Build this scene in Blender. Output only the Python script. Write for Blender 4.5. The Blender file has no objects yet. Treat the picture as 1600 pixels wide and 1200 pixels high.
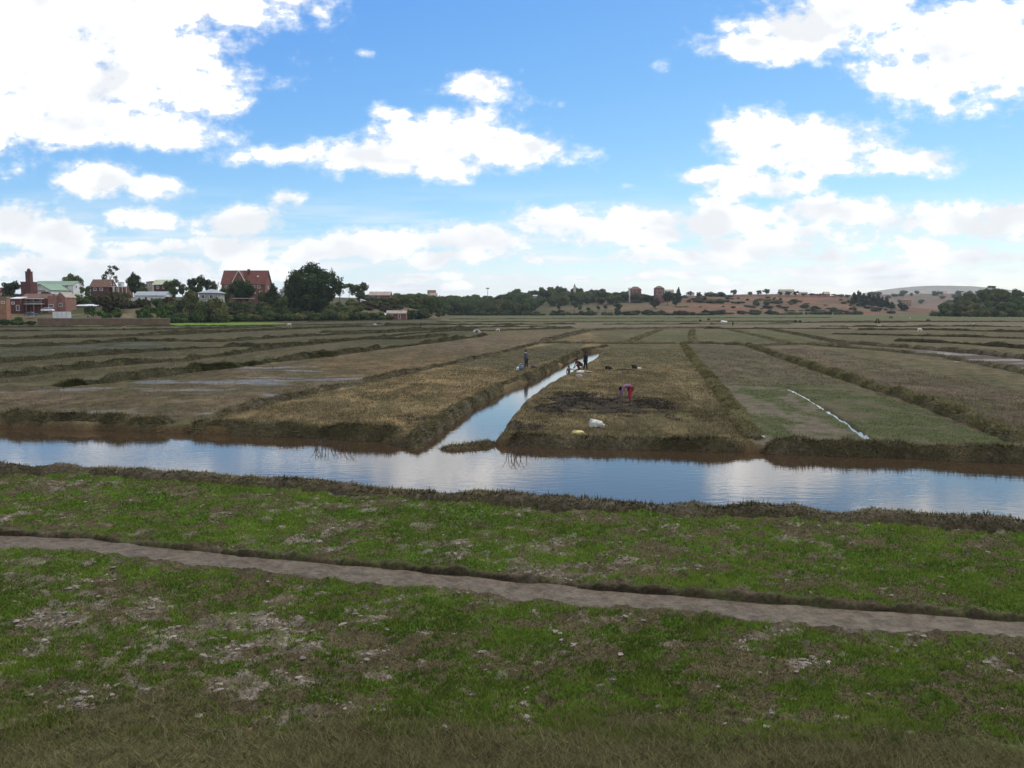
import bpy, bmesh, math, random
import numpy as np
from mathutils import Vector, Matrix

random.seed(7)
rng = np.random.default_rng(11)
C = bpy.context.scene.collection
SC = bpy.context.scene

# ------------------------------------------------------------------ camera
CAM_H = 5.2
FPX = 1280.0                      # focal length in pixels of the 1600 px wide photograph
PITCH = math.atan(116.0 / FPX)    # horizon sits 116 px above the centre
CP, SP = math.cos(PITCH), math.sin(PITCH)
cam = bpy.data.cameras.new("camera")
cam.sensor_width = 36.0
cam.lens = 36.0 * FPX / 1600.0
cam.clip_start = 0.1
cam.clip_end = 30000
camo = bpy.data.objects.new("camera", cam)
C.objects.link(camo)
camo.location = (0, 0, CAM_H)
camo.rotation_euler = (math.pi / 2 - PITCH, 0, 0)
SC.camera = camo

SC.view_settings.view_transform = 'Standard'
SC.view_settings.look = 'None'
SC.view_settings.exposure = 0.0
SC.view_settings.gamma = 1.0
SC.render.engine = 'CYCLES'
SC.cycles.use_denoising = True
SC.cycles.max_bounces = 6
SC.cycles.transparent_max_bounces = 8
SC.cycles.volume_bounces = 0

SUN_EL, SUN_AZ = math.radians(52), math.radians(38)     # azimuth measured from +Y towards +X
sd = bpy.data.lights.new("sun", 'SUN')
sd.energy = 3.3
sd.angle = math.radians(9)
sd.color = (1.0, 0.93, 0.82)
so = bpy.data.objects.new("sun", sd)
C.objects.link(so)
sv = Vector((math.sin(SUN_AZ) * math.cos(SUN_EL), math.cos(SUN_AZ) * math.cos(SUN_EL), math.sin(SUN_EL)))
so.rotation_euler = (-sv).to_track_quat('-Z', 'Y').to_euler()
so.location = sv * 100


# ------------------------------------------------------------------ pixel <-> world plan
def P(px, py, z=0.0):
    a, b = (px - 800) / FPX, (600 - py) / FPX
    dy, dz = CP + b * SP, -SP + b * CP
    t = (z - CAM_H) / dz
    return a * t, dy * t


def at(px, Y, z):
    """x of a thing at world distance Y and height z that shows in photo column px"""
    return (px - 800) / FPX * (Y * CP - (z - CAM_H) * SP)


def zat(py, Y):
    """height at world distance Y of photo row py"""
    b = (600 - py) / FPX
    return CAM_H + Y * (-SP + b * CP) / (CP + b * SP)


def PL(pts, z=0.0):
    return np.array([P(a, b, z) for a, b in pts])


# ------------------------------------------------------------------ world: clear blue sky with cumulus
W = bpy.data.worlds.new("World")
SC.world = W
W.use_nodes = True
nt = W.node_tree
nt.nodes.clear()
N, L = nt.nodes, nt.links


def wm(op, a, b=None, c=None):
    n = N.new('ShaderNodeMath'); n.operation = op
    for i, v in enumerate((a, b, c)):
        if v is None: continue
        if hasattr(v, 'links'): L.new(v, n.inputs[i])
        else: n.inputs[i].default_value = v
    return n.outputs[0]


def wv(op, a, b=None, c=None, out=0):
    n = N.new('ShaderNodeVectorMath'); n.operation = op
    for i, v in enumerate((a, b, c)):
        if v is None: continue
        if hasattr(v, 'links'): L.new(v, n.inputs[i])
        else: n.inputs[i].default_value = v
    return n.outputs[out]


def wnoise(vec, scale, detail, rough, out=0, dist=0.0):
    n = N.new('ShaderNodeTexNoise')
    n.inputs['Scale'].default_value = scale
    n.inputs['Detail'].default_value = detail
    n.inputs['Roughness'].default_value = rough
    n.inputs['Distortion'].default_value = dist
    L.new(vec, n.inputs['Vector'])
    return n.outputs[out]


def wmap(v, a, b, c=0.0, d=1.0, smooth=True):
    n = N.new('ShaderNodeMapRange')
    n.interpolation_type = 'SMOOTHSTEP' if smooth else 'LINEAR'
    L.new(v, n.inputs[0])
    for i, k in zip((1, 2, 3, 4), (a, b, c, d)): n.inputs[i].default_value = k
    return n.outputs[0]


def wmix(f, a, b):
    n = N.new('ShaderNodeMix'); n.data_type = 'RGBA'
    for s, v in ((n.inputs[0], f), (n.inputs[6], a), (n.inputs[7], b)):
        if hasattr(v, 'links'): L.new(v, s)
        else: s.default_value = v
    return n.outputs[2]


sky = N.new('ShaderNodeTexSky')
sky.sky_type = 'NISHITA'
sky.sun_disc = False
sky.sun_elevation = SUN_EL
sky.sun_rotation = SUN_AZ
sky.altitude = 1300
sky.air_density = 1.0
sky.dust_density = 0.6
sky.ozone_density = 1.0

tc = N.new('ShaderNodeTexCoord')
sx = N.new('ShaderNodeSeparateXYZ'); L.new(tc.outputs['Generated'], sx.inputs[0])
X_, Y_, Z_ = sx.outputs
yc = wm('MAXIMUM', Y_, 0.03)
U = wm('DIVIDE', X_, yc)
V = wm('DIVIDE', Z_, yc)
cb = N.new('ShaderNodeCombineXYZ'); L.new(U, cb.inputs[0]); L.new(V, cb.inputs[1])
UV = cb.outputs[0]
wr = wnoise(UV, 9.0, 3.0, 0.5, out=1)
wr = wv('SUBTRACT', wr, (0.5, 0.5, 0.5))
wr = wv('MULTIPLY', wr, (0.06, 0.035, 0.0))
UW = wv('ADD', UV, wr)

# cumulus heaps: (column, row, half width, half height, weight) of each in the photograph, as directions of the sky
CLOUDS = [
    (60, 80, 290, 95, 1), (230, 105, 150, 70, 1), (300, 150, 85, 26, 1), (90, 10, 300, 60, 1), (330, 5, 130, 45, .9), (-80, 120, 200, 120, 1),
    (455, -12, 90, 30, .8), (90, 192, 190, 34, 1), (230, 203, 125, 30, 1), (20, 160, 120, 40, 1), (498, 2, 40, 34, .6),
    (97, 226, 34, 10, .75), (8, 225, 26, 10, .8), (8, 272, 40, 10, .3), (150, 282, 70, 28, 1), (235, 290, 66, 20, 1),
    (444, 315, 46, 20, .85), (230, 338, 72, 17, 1), (15, 352, 75, 42, 1), (95, 372, 62, 42, 1), (60, 415, 130, 30, .9),
    (230, 390, 84, 18, .95), (375, 348, 68, 26, 1), (370, 385, 68, 28, 1), (390, 410, 80, 20, .9), (500, 392, 85, 20, .95),
    (615, 380, 85, 24, 1), (690, 402, 80, 20, .9), (650, 430, 170, 14, .7), (755, 365, 60, 17, .9), (860, 346, 64, 26, 1),
    (828, 402, 32, 13, .8), (760, 400, 50, 12, .7), (470, 246, 92, 17, .9), (590, 245, 120, 30, 1), (700, 218, 115, 48, 1), (800, 234, 98, 26, 1),
    (650, 192, 60, 22, .8), (690, 265, 70, 20, 1), (615, 172, 46, 14, .9), (745, 144, 52, 26, .95), (575, 81, 55, 20, .16),
    (842, 157, 75, 26, .22), (816, 112, 40, 30, .10), (1030, 96, 40, 30, .04), (668, 138, 50, 26, .10),
    (1260, 40, 115, 42, 1), (1340, 12, 115, 45, 1), (1180, 75, 85, 22, 1), (1225, 88, 50, 18, .8), (1480, 70, 115, 70, 1), (1560, 95, 120, 60, 1),
    (1425, 118, 78, 34, 1), (1475, 165, 120, 30, .5), (1640, 60, 90, 90, 1), (1195, 215, 76, 36, 1), (1280, 235, 140, 42, 1),
    (1400, 246, 125, 26, .95), (1120, 273, 76, 14, .9), (1310, 266, 100, 18, .9), (1190, 296, 86, 22, 1), (1130, 314, 80, 14, .8),
    (1000, 345, 76, 26, .9), (1130, 345, 120, 28, 1), (1290, 335, 115, 24, 1), (1010, 368, 100, 20, .9), (1030, 308, 60, 18, .22),
    (970, 298, 60, 18, .12), (1500, 352, 160, 28, 1), (1590, 338, 90, 26, 1), (1180, 384, 150, 24, .9), (1050, 402, 130, 15, .95),
    (1290, 398, 110, 20, .8), (1510, 402, 150, 20, .9), (1400, 436, 260, 14, .75), (1180, 452, 160, 10, .7), (900, 432, 80, 9, .7),
    (860, 450, 100, 8, .75), (945, 362, 110, 26, 1), (725, 378, 110, 24, 1), (560, 388, 120, 24, 1), (1230, 366, 210, 24, .8), (1470, 384, 180, 24, .8), (1050, 432, 190, 15, .8), (620, 446, 190, 13, .8),
    (200, 420, 200, 26, .9), (1350, 420, 240, 18, .85), (450, 425, 120, 18, .85), (1250, 232, 110, 34, 1), (1530, 70, 120, 60, 1), (70, 120, 260, 70, 1), (300, 440, 160, 14, .8), (1560, 372, 90, 14, .7),
]
acc = None
for cx, cy, rx, ry, w in CLOUDS:
    if w >= .9: w, rx, ry = w * 1.22, rx / 1.13, ry / 1.13
    b, a = (600 - cy) / FPX, (cx - 800) / FPX
    dy, dz = CP + b * SP, -SP + b * CP
    uc, vc = a / dy, dz / dy
    su, sw = FPX / (rx * 1.08), FPX / (ry * 1.12)
    q = wv('MULTIPLY_ADD', UW, (su, sw, 0), (-uc * su, -vc * sw, 0))
    ln = wv('LENGTH', q, out=1)
    e = wm('SUBTRACT', w, ln)
    acc = e if acc is None else wm('SMOOTH_MAX', acc, e, 0.12)
front = wmap(Y_, 0.25, 0.45)
acc = wm('MAXIMUM', acc, -2.0)
PN = wv('MULTIPLY', UV, (1.0, 1.45, 1.0))
PNo = wv('ADD', PN, (0.012, 0.03, 0.0))
f1 = wnoise(PN, 13.0, 9.0, 0.54)
f2 = wnoise(PNo, 9.0, 2.5, 0.5)
f3 = wnoise(PN, 40.0, 6.0, 0.62)
D = wm('ADD', acc, wm('MULTIPLY', wm('SUBTRACT', f1, 0.5), 2.1))
D = wm('ADD', D, wm('MULTIPLY', wm('SUBTRACT', f3, 0.5), 1.7))
al_front = wm('POWER', wmap(D, -0.30, 0.66), 1.7)
# flat far layer just above the hills
lay = wnoise(wv('MULTIPLY', UV, (5.0, 46.0, 1.0)), 1.0, 7.0, 0.55)
band = wm('MULTIPLY', wmap(V, 0.005, 0.03), wmap(V, 0.16, 0.06))
al_lay = wm('MULTIPLY', wmap(lay, 0.40, 0.62), wm('MULTIPLY', band, 0.80))
al_front = wm('MAXIMUM', al_front, al_lay)
al_front = wm('MULTIPLY', al_front, front)
# the rest of the dome: the same kind of sky overhead and behind
zc = wm('ADD', wm('MAXIMUM', Z_, 0.0), 0.16)
cb2 = N.new('ShaderNodeCombineXYZ'); L.new(wm('DIVIDE', X_, zc), cb2.inputs[0]); L.new(wm('DIVIDE', Y_, zc), cb2.inputs[1])
fb = wnoise(cb2.outputs[0], 1.1, 6.0, 0.55)
al_back = wm('MULTIPLY', wmap(fb, 0.40, 0.52), wm('SUBTRACT', 1.0, front))
alpha = wm('MAXIMUM', al_front, al_back)
lit = wm('ADD', wm('MULTIPLY', wm('SUBTRACT', f1, f2), 1.6), 0.80)
lit = wm('SUBTRACT', lit, wm('MULTIPLY', wmap(acc, 0.15, 0.9), wmap(f2, 0.30, 0.66, 0.0, 0.62)))
lit = wm('SUBTRACT', lit, wm('MULTIPLY', wmap(V, 0.20, 0.05, 0.0, 0.24), wmap(f2, 0.34, 0.60)))
lit = wmap(lit, 0.0, 1.0, 0.0, 1.0, False)
lit = wm('MULTIPLY', lit, wmap(alpha, 0.55, 1.0, 0.25, 1.0))
fine = wmap(wm('SUBTRACT', f1, wnoise(PNo, 13.0, 7.0, 0.54)), -0.10, 0.07, 0.55, 1.0)
lit = wm('MULTIPLY', lit, fine)
topc = wmix(wmap(V, 0.24, 0.08), (1.85, 1.83, 1.80, 1), (1.22, 1.225, 1.23, 1))
cloud_col = wmix(lit, (0.90, 0.93, 0.96, 1), topc)
skym = N.new('ShaderNodeMix'); skym.data_type = 'RGBA'; skym.blend_type = 'MULTIPLY'
skym.inputs[0].default_value = 1.0
L.new(sky.outputs[0], skym.inputs[6]); skym.inputs[7].default_value = (0.110, 0.112, 0.110, 1)
sc_ = N.new('ShaderNodeSeparateColor'); L.new(skym.outputs[2], sc_.inputs[0])
cc_ = N.new('ShaderNodeCombineColor')
L.new(wm('MULTIPLY', wm('POWER', sc_.outputs[0], 1.36), 1.13), cc_.inputs[0])
L.new(wm('MULTIPLY', wm('POWER', sc_.outputs[1], 1.00), 1.10), cc_.inputs[1])
L.new(wm('MULTIPLY', wm('POWER', sc_.outputs[2], 0.42), 1.10), cc_.inputs[2])
full = wmix(alpha, cc_.outputs[0], cloud_col)
bg = N.new('ShaderNodeBackground'); L.new(full, bg.inputs[0]); bg.inputs[1].default_value = 1.0
wo = N.new('ShaderNodeOutputWorld'); L.new(bg.outputs[0], wo.inputs[0])
W.cycles.sampling_method = 'MANUAL'
W.cycles.sample_map_resolution = 512


# ------------------------------------------------------------------ numpy noise
def _h(ix, iy, s):
    n = (ix.astype(np.int64) * 374761393 + iy.astype(np.int64) * 668265263 + s * 974634777) & 0x7fffffff
    n = ((n ^ (n >> 13)) * 1274126177) & 0x7fffffff
    n = n ^ (n >> 16)
    return (n & 0xffff) / 65535.0


def vn(x, y, s=0):
    x = np.asarray(x, float); y = np.asarray(y, float)
    ix, iy = np.floor(x), np.floor(y)
    fx, fy = x - ix, y - iy
    fx = fx * fx * (3 - 2 * fx); fy = fy * fy * (3 - 2 * fy)
    a, b, c, d = _h(ix, iy, s), _h(ix + 1, iy, s), _h(ix, iy + 1, s), _h(ix + 1, iy + 1, s)
    return (a * (1 - fx) + b * fx) * (1 - fy) + (c * (1 - fx) + d * fx) * fy


def fbm(x, y, o=4, s=0):
    t, a, k = 0.0, 0.5, 0.0
    for i in range(o):
        t = t + a * vn(x * 2 ** i + 17.3 * i, y * 2 ** i - 9.1 * i, s + i); k += a; a *= 0.5
    return t / k


def ss(a, b, x):
    t = np.clip((x - a) / (b - a), 0, 1)
    return t * t * (3 - 2 * t)


def inside(poly, x, y):
    r = np.zeros(x.shape, bool)
    n = len(poly)
    for i in range(n):
        x1, y1 = poly[i]; x2, y2 = poly[(i + 1) % n]
        c = ((y1 > y) != (y2 > y)) & (x < (x2 - x1) * (y - y1) / ((y2 - y1) if y2 != y1 else 1e-9) + x1)
        r ^= c
    return r


# ------------------------------------------------------------------ object helpers
def link(o, parent=None):
    C.objects.link(o)
    if parent is not None: o.parent = parent
    return o


def tag(o, label=None, cat=None, group=None, kind=None):
    if label: o['label'] = label
    if cat: o['category'] = cat
    if group: o['group'] = group
    if kind: o['kind'] = kind
    return o


def empty(name, loc, rz=0.0):
    o = bpy.data.objects.new(name, None)
    o.empty_display_size = 0.3
    link(o)
    o.location = loc; o.rotation_euler = (0, 0, rz)
    return o


def mesh_np(name, V, F, mats, parent=None, smooth=False, midx=None, attrs=None, cols=None):
    """V (n,3) array, F: (m,k) array or a list of tuples"""
    me = bpy.data.meshes.new(name)
    V = np.asarray(V, np.float32)
    me.vertices.add(len(V)); me.vertices.foreach_set('co', V.ravel())
    if isinstance(F, np.ndarray):
        k = F.shape[1]; tot = np.full(len(F), k, np.int32); flat = F.astype(np.int32).ravel()
    else:
        tot = np.array([len(f) for f in F], np.int32); flat = np.array([i for f in F for i in f], np.int32)
    me.loops.add(len(flat)); me.loops.foreach_set('vertex_index', flat)
    me.polygons.add(len(tot))
    st = np.zeros(len(tot), np.int32); st[1:] = np.cumsum(tot)[:-1]
    me.polygons.foreach_set('loop_start', st); me.polygons.foreach_set('loop_total', tot)
    for m in (mats if isinstance(mats, (list, tuple)) else [mats]): me.materials.append(m)
    if midx is not None: me.polygons.foreach_set('material_index', np.asarray(midx, np.int32))
    me.polygons.foreach_set('use_smooth', np.full(len(tot), smooth))
    for k2, a in (attrs or {}).items():
        at_ = me.attributes.new(k2, 'FLOAT', 'POINT'); at_.data.foreach_set('value', np.asarray(a, np.float32))
    if cols is not None:
        ca = me.attributes.new('Col', 'FLOAT_COLOR', 'POINT')
        c4 = np.ones((len(V), 4), np.float32); c4[:, :3] = cols
        ca.data.foreach_set('color', c4.ravel())
    me.update(calc_edges=True)
    o = bpy.data.objects.new(name, me)
    return link(o, parent)


class MB:
    """collects simple solids of one part"""
    def __init__(s): s.v, s.f, s.m = [], [], []

    def add(s, vs, fs, mi=0):
        b = len(s.v); s.v += [tuple(v) for v in vs]
        s.f += [tuple(i + b for i in f) for f in fs]; s.m += [mi] * len(fs)

    def box(s, x0, x1, y0, y1, z0, z1, mi=0):
        s.add([(x0, y0, z0), (x1, y0, z0), (x1, y1, z0), (x0, y1, z0), (x0, y0, z1), (x1, y0, z1), (x1, y1, z1), (x0, y1, z1)],
              [(0, 3, 2, 1), (4, 5, 6, 7), (0, 1, 5, 4), (1, 2, 6, 5), (2, 3, 7, 6), (3, 0, 4, 7)], mi)

    def tube(s, pts, rad, n=8, mi=0):
        pts = [Vector(p) for p in pts]
        rings = []
        for i, p in enumerate(pts):
            d = (pts[min(i + 1, len(pts) - 1)] - pts[max(i - 1, 0)]).normalized()
            a = d.orthogonal().normalized(); b = d.cross(a)
            r = rad[i] if isinstance(rad, (list, tuple)) else rad
            rings.append([p + (a * math.cos(2 * math.pi * k / n) + b * math.sin(2 * math.pi * k / n)) * r for k in range(n)])
        vs = [v for r in rings for v in r]
        fs = [(i * n + k, i * n + (k + 1) % n, (i + 1) * n + (k + 1) % n, (i + 1) * n + k) for i in range(len(pts) - 1) for k in range(n)]
        fs.append(tuple(range(n))[::-1]); fs.append(tuple((len(pts) - 1) * n + k for k in range(n)))
        s.add(vs, fs, mi)

    def build(s, name, mats, parent=None, smooth=False):
        return mesh_np(name, np.array(s.v, np.float32), s.f, mats, parent, smooth, s.m)


# ------------------------------------------------------------------ materials
def new_mat(name):
    m = bpy.data.materials.new(name); m.use_nodes = True
    t = m.node_tree
    return m, t, t.nodes['Principled BSDF']


def bump(t, p, scale, strength, dist=0.02, detail=6, coord='Object'):
    c = t.nodes.new('ShaderNodeTexCoord'); n = t.nodes.new('ShaderNodeTexNoise')
    n.inputs['Scale'].default_value = scale; n.inputs['Detail'].default_value = detail
    t.links.new(c.outputs[coord], n.inputs['Vector'])
    b = t.nodes.new('ShaderNodeBump'); b.inputs['Strength'].default_value = strength; b.inputs['Distance'].default_value = dist
    t.links.new(n.outputs[0], b.inputs['Height']); t.links.new(b.outputs[0], p.inputs['Normal'])


def noisy(name, c1, c2, scale=2.0, rough=0.85, bs=0.3, bd=0.02, spec=0.2, detail=6, stretch=(1, 1, 1)):
    m, t, p = new_mat(name)
    c = t.nodes.new('ShaderNodeTexCoord'); mp = t.nodes.new('ShaderNodeMapping'); mp.inputs['Scale'].default_value = stretch
    n = t.nodes.new('ShaderNodeTexNoise'); n.inputs['Scale'].default_value = scale; n.inputs['Detail'].default_value = detail
    n.inputs['Roughness'].default_value = 0.6
    t.links.new(c.outputs['Object'], mp.inputs[0]); t.links.new(mp.outputs[0], n.inputs['Vector'])
    r = t.nodes.new('ShaderNodeValToRGB')
    r.color_ramp.elements[0].position = 0.3; r.color_ramp.elements[0].color = (*c1, 1)
    r.color_ramp.elements[1].position = 0.7; r.color_ramp.elements[1].color = (*c2, 1)
    t.links.new(n.outputs[0], r.inputs[0]); t.links.new(r.outputs[0], p.inputs['Base Color'])
    p.inputs['Roughness'].default_value = rough; p.inputs['Specular IOR Level'].default_value = spec
    if bs:
        b = t.nodes.new('ShaderNodeBump'); b.inputs['Strength'].default_value = bs; b.inputs['Distance'].default_value = bd
        t.links.new(n.outputs[0], b.inputs['Height']); t.links.new(b.outputs[0], p.inputs['Normal'])
    return m


def brick_mat(name, c1, c2, mortar=(0.3, 0.26, 0.22), scale=1.0):
    m, t, p = new_mat(name)
    c = t.nodes.new('ShaderNodeTexCoord')
    sp = t.nodes.new('ShaderNodeSeparateXYZ'); t.links.new(c.outputs['Object'], sp.inputs[0])
    ad = t.nodes.new('ShaderNodeMath'); ad.operation = 'ADD'; t.links.new(sp.outputs[0], ad.inputs[0]); t.links.new(sp.outputs[1], ad.inputs[1])
    cm = t.nodes.new('ShaderNodeCombineXYZ'); t.links.new(ad.outputs[0], cm.inputs[0]); t.links.new(sp.outputs[2], cm.inputs[1])
    b = t.nodes.new('ShaderNodeTexBrick'); b.inputs['Scale'].default_value = 2.2 * scale
    b.inputs['Color1'].default_value = (*c1, 1); b.inputs['Color2'].default_value = (*c2, 1); b.inputs['Mortar'].default_value = (*mortar, 1)
    b.inputs['Mortar Size'].default_value = 0.015
    t.links.new(cm.outputs[0], b.inputs['Vector'])
    n = t.nodes.new('ShaderNodeTexNoise'); n.inputs['Scale'].default_value = 0.6; n.inputs['Detail'].default_value = 5
    t.links.new(c.outputs['Object'], n.inputs['Vector'])
    mx = t.nodes.new('ShaderNodeMix'); mx.data_type = 'RGBA'; mx.blend_type = 'MULTIPLY'; mx.inputs[0].default_value = 0.7
    r = t.nodes.new('ShaderNodeValToRGB'); r.color_ramp.elements[0].position = 0.25; r.color_ramp.elements[0].color = (.5, .5, .5, 1); r.color_ramp.elements[1].position = 0.7
    t.links.new(n.outputs[0], r.inputs[0]); t.links.new(b.outputs[0], mx.inputs[6]); t.links.new(r.outputs[0], mx.inputs[7])
    t.links.new(mx.outputs[2], p.inputs['Base Color']); p.inputs['Roughness'].default_value = 0.9; p.inputs['Specular IOR Level'].default_value = 0.15
    return m


def leaf_mat(name, stops, trans=0.25, attr='tint'):
    m = bpy.data.materials.new(name); m.use_nodes = True
    t = m.node_tree; t.nodes.clear()
    o = t.nodes.new('ShaderNodeOutputMaterial')
    a = t.nodes.new('ShaderNodeAttribute'); a.attribute_name = attr
    r = t.nodes.new('ShaderNodeValToRGB')
    el = r.color_ramp.elements
    el[0].position, el[0].color = stops[0][0], (*stops[0][1], 1)
    el[1].position, el[1].color = stops[-1][0], (*stops[-1][1], 1)
    for pz, cc in stops[1:-1]:
        e = el.new(pz); e.color = (*cc, 1)
    t.links.new(a.outputs['Fac'], r.inputs[0])
    d = t.nodes.new('ShaderNodeBsdfDiffuse'); tr = t.nodes.new('ShaderNodeBsdfTranslucent'); mx = t.nodes.new('ShaderNodeMixShader')
    mx.inputs[0].default_value = trans
    t.links.new(r.outputs[0], d.inputs[0]); t.links.new(r.outputs[0], tr.inputs[0])
    t.links.new(d.outputs[0], mx.inputs[1]); t.links.new(tr.outputs[0], mx.inputs[2]); t.links.new(mx.outputs[0], o.inputs[0])
    return m


def col_mat(name, scale_list, rough=0.9, bs=0.5, bd=0.05, contrast=0.5, attr_rough=False):
    """ground: the soil/plant colour of each place ('Col') mottled by fine noise"""
    m, t, p = new_mat(name)
    a = t.nodes.new('ShaderNodeAttribute'); a.attribute_name = 'Col'
    g = t.nodes.new('ShaderNodeTexCoord')
    last = a.outputs['Color']; hs = None
    for sc, lo, hi in scale_list:
        n = t.nodes.new('ShaderNodeTexNoise'); n.inputs['Scale'].default_value = sc; n.inputs['Detail'].default_value = 7; n.inputs['Roughness'].default_value = 0.65
        t.links.new(g.outputs['Object'], n.inputs['Vector'])
        mr = t.nodes.new('ShaderNodeMapRange'); mr.inputs[1].default_value = 0.3; mr.inputs[2].default_value = 0.7; mr.inputs[3].default_value = lo; mr.inputs[4].default_value = hi
        t.links.new(n.outputs[0], mr.inputs[0])
        mx = t.nodes.new('ShaderNodeVectorMath'); mx.operation = 'SCALE'
        t.links.new(last, mx.inputs[0]); t.links.new(mr.outputs[0], mx.inputs['Scale'])
        last = mx.outputs[0]; hs = n
    t.links.new(last, p.inputs['Base Color'])
    b = t.nodes.new('ShaderNodeBump'); b.inputs['Strength'].default_value = bs; b.inputs['Distance'].default_value = bd
    t.links.new(hs.outputs[0], b.inputs['Height']); t.links.new(b.outputs[0], p.inputs['Normal'])
    p.inputs['Specular IOR Level'].default_value = 0.04
    if attr_rough:
        a2 = t.nodes.new('ShaderNodeAttribute'); a2.attribute_name = 'wet'
        mr = t.nodes.new('ShaderNodeMapRange'); mr.inputs[3].default_value = rough; mr.inputs[4].default_value = 0.28
        t.links.new(a2.outputs['Fac'], mr.inputs[0]); t.links.new(mr.outputs[0], p.inputs['Roughness'])
        mr2 = t.nodes.new('ShaderNodeMapRange'); mr2.inputs[3].default_value = 0.03; mr2.inputs[4].default_value = 0.6
        t.links.new(a2.outputs['Fac'], mr2.inputs[0]); t.links.new(mr2.outputs[0], p.inputs['Specular IOR Level'])
    else:
        p.inputs['Roughness'].default_value = rough
    return m


def water_mat(name, col, rough, ior, waves, silt=None):
    m, t, p = new_mat(name)
    if silt:
        c = t.nodes.new('ShaderNodeTexCoord'); n = t.nodes.new('ShaderNodeTexNoise'); n.inputs['Scale'].default_value = 4.5; n.inputs['Detail'].default_value = 9; n.inputs['Roughness'].default_value = .7
        t.links.new(c.outputs['Object'], n.inputs['Vector']); r = t.nodes.new('ShaderNodeValToRGB')
        r.color_ramp.elements[0].position = .36; r.color_ramp.elements[0].color = (*silt, 1); r.color_ramp.elements[1].position = .62; r.color_ramp.elements[1].color = (*col, 1)
        t.links.new(n.outputs[0], r.inputs[0]); t.links.new(r.outputs[0], p.inputs['Base Color'])
    p.inputs['Base Color'].default_value = (*col, 1); p.inputs['Roughness'].default_value = rough; p.inputs['IOR'].default_value = ior
    g = t.nodes.new('ShaderNodeTexCoord'); last = None
    for sc, st, ds, strch in waves:
        mp = t.nodes.new('ShaderNodeMapping'); mp.inputs['Scale'].default_value = strch; mp.inputs['Rotation'].default_value = (0, 0, 0.25)
        n = t.nodes.new('ShaderNodeTexNoise'); n.inputs['Scale'].default_value = sc; n.inputs['Detail'].default_value = 3
        t.links.new(g.outputs['Object'], mp.inputs[0]); t.links.new(mp.outputs[0], n.inputs['Vector'])
        b = t.nodes.new('ShaderNodeBump'); b.inputs['Strength'].default_value = st; b.inputs['Distance'].default_value = ds
        t.links.new(n.outputs[0], b.inputs['Height'])
        if last is not None: t.links.new(last, b.inputs['Normal'])
        last = b.outputs[0]
    t.links.new(last, p.inputs['Normal'])
    return m


M = {}
M['ground'] = col_mat('field_soil_and_grass', [(0.9, 0.75, 1.25), (14.0, 0.5, 1.5)], 0.92, 0.7, 0.05, attr_rough=True)
M['hill'] = col_mat('hillside_soil', [(0.02, 0.75, 1.25), (0.3, 0.7, 1.3)], 0.95, 0.4, 0.5)
M['bundsoil'] = noisy('bund_earth', (0.028, 0.023, 0.015), (0.10, 0.082, 0.053), 5.0, 0.95, 0.9, 0.08, detail=9)
M['bundsoil_dark'] = noisy('dark_bund_earth', (0.022, 0.019, 0.012), (0.06, 0.052, 0.03), 3.0, 0.95, 0.8, 0.08)
M['bundgrass_dark'] = leaf_mat('dark_bund_grass', [(0, (0.022, 0.023, 0.012)), (.35, (0.044, 0.046, 0.020)), (.7, (0.085, 0.083, 0.036)), (1, (0.17, 0.15, 0.078))], .15)  # dark grass that also carries the far bunds' shadow lines in its colour
M['bundgrass'] = leaf_mat('bund_grass', [(0, (0.036, 0.032, 0.019)), (.35, (0.070, 0.064, 0.032)), (.7, (0.135, 0.118, 0.062)), (1, (0.23, 0.195, 0.11))], .15)
M['bundgrass_green'] = leaf_mat('bund_grass_green', [(0, (0.055, 0.050, 0.024)), (.35, (0.105, 0.098, 0.044)), (.7, (0.170, 0.152, 0.074)), (1, (0.26, 0.22, 0.12))], .15)
M['lawn'] = leaf_mat('short_field_grass', [(0, (0.045, 0.038, 0.020)), (.26, (0.095, 0.085, 0.040)), (.32, (0.056, 0.075, 0.017)), (.55, (0.106, 0.150, 0.024)), (.86, (0.172, 0.235, 0.036)), (1, (0.21, 0.18, 0.085))], .3)
M['straw'] = leaf_mat('dry_straw', [(0, (0.055, 0.047, 0.026)), (.5, (0.135, 0.108, 0.06)), (1, (0.27, 0.225, 0.14))], .15)
M['burnt'] = leaf_mat('burnt_straw', [(0, (0.012, 0.0105, 0.009)), (.7, (0.045, 0.037, 0.028)), (1, (0.12, 0.095, 0.06))], .05)
M['clod'] = noisy('dried_mud', (0.075, 0.062, 0.048), (0.27, 0.235, 0.20), 2.2, 0.95, 0.6, 0.02)
M['mudbar'] = noisy('mud_and_dead_reeds', (0.032, 0.023, 0.015), (0.085, 0.062, 0.038), 6.0, 0.8, 0.8, 0.05)
M['canal'] = water_mat('canal_water', (0.040, 0.026, 0.015), 0.045, 1.52, [(1.6, 0.07, 0.05, (1, 2.6, 1)), (8.0, 0.045, 0.02, (1, 2.0, 1))])
M['ditch'] = water_mat('muddy_ditch_water', (0.125, 0.104, 0.076), 0.60, 1.14, [(3.0, 0.5, 0.04, (1, 1.2, 1)), (11.0, 1.0, 0.035, (1, 1.2, 1)), (30.0, 0.6, 0.010, (1, 1, 1))], (0.058, 0.046, 0.033))

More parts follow.
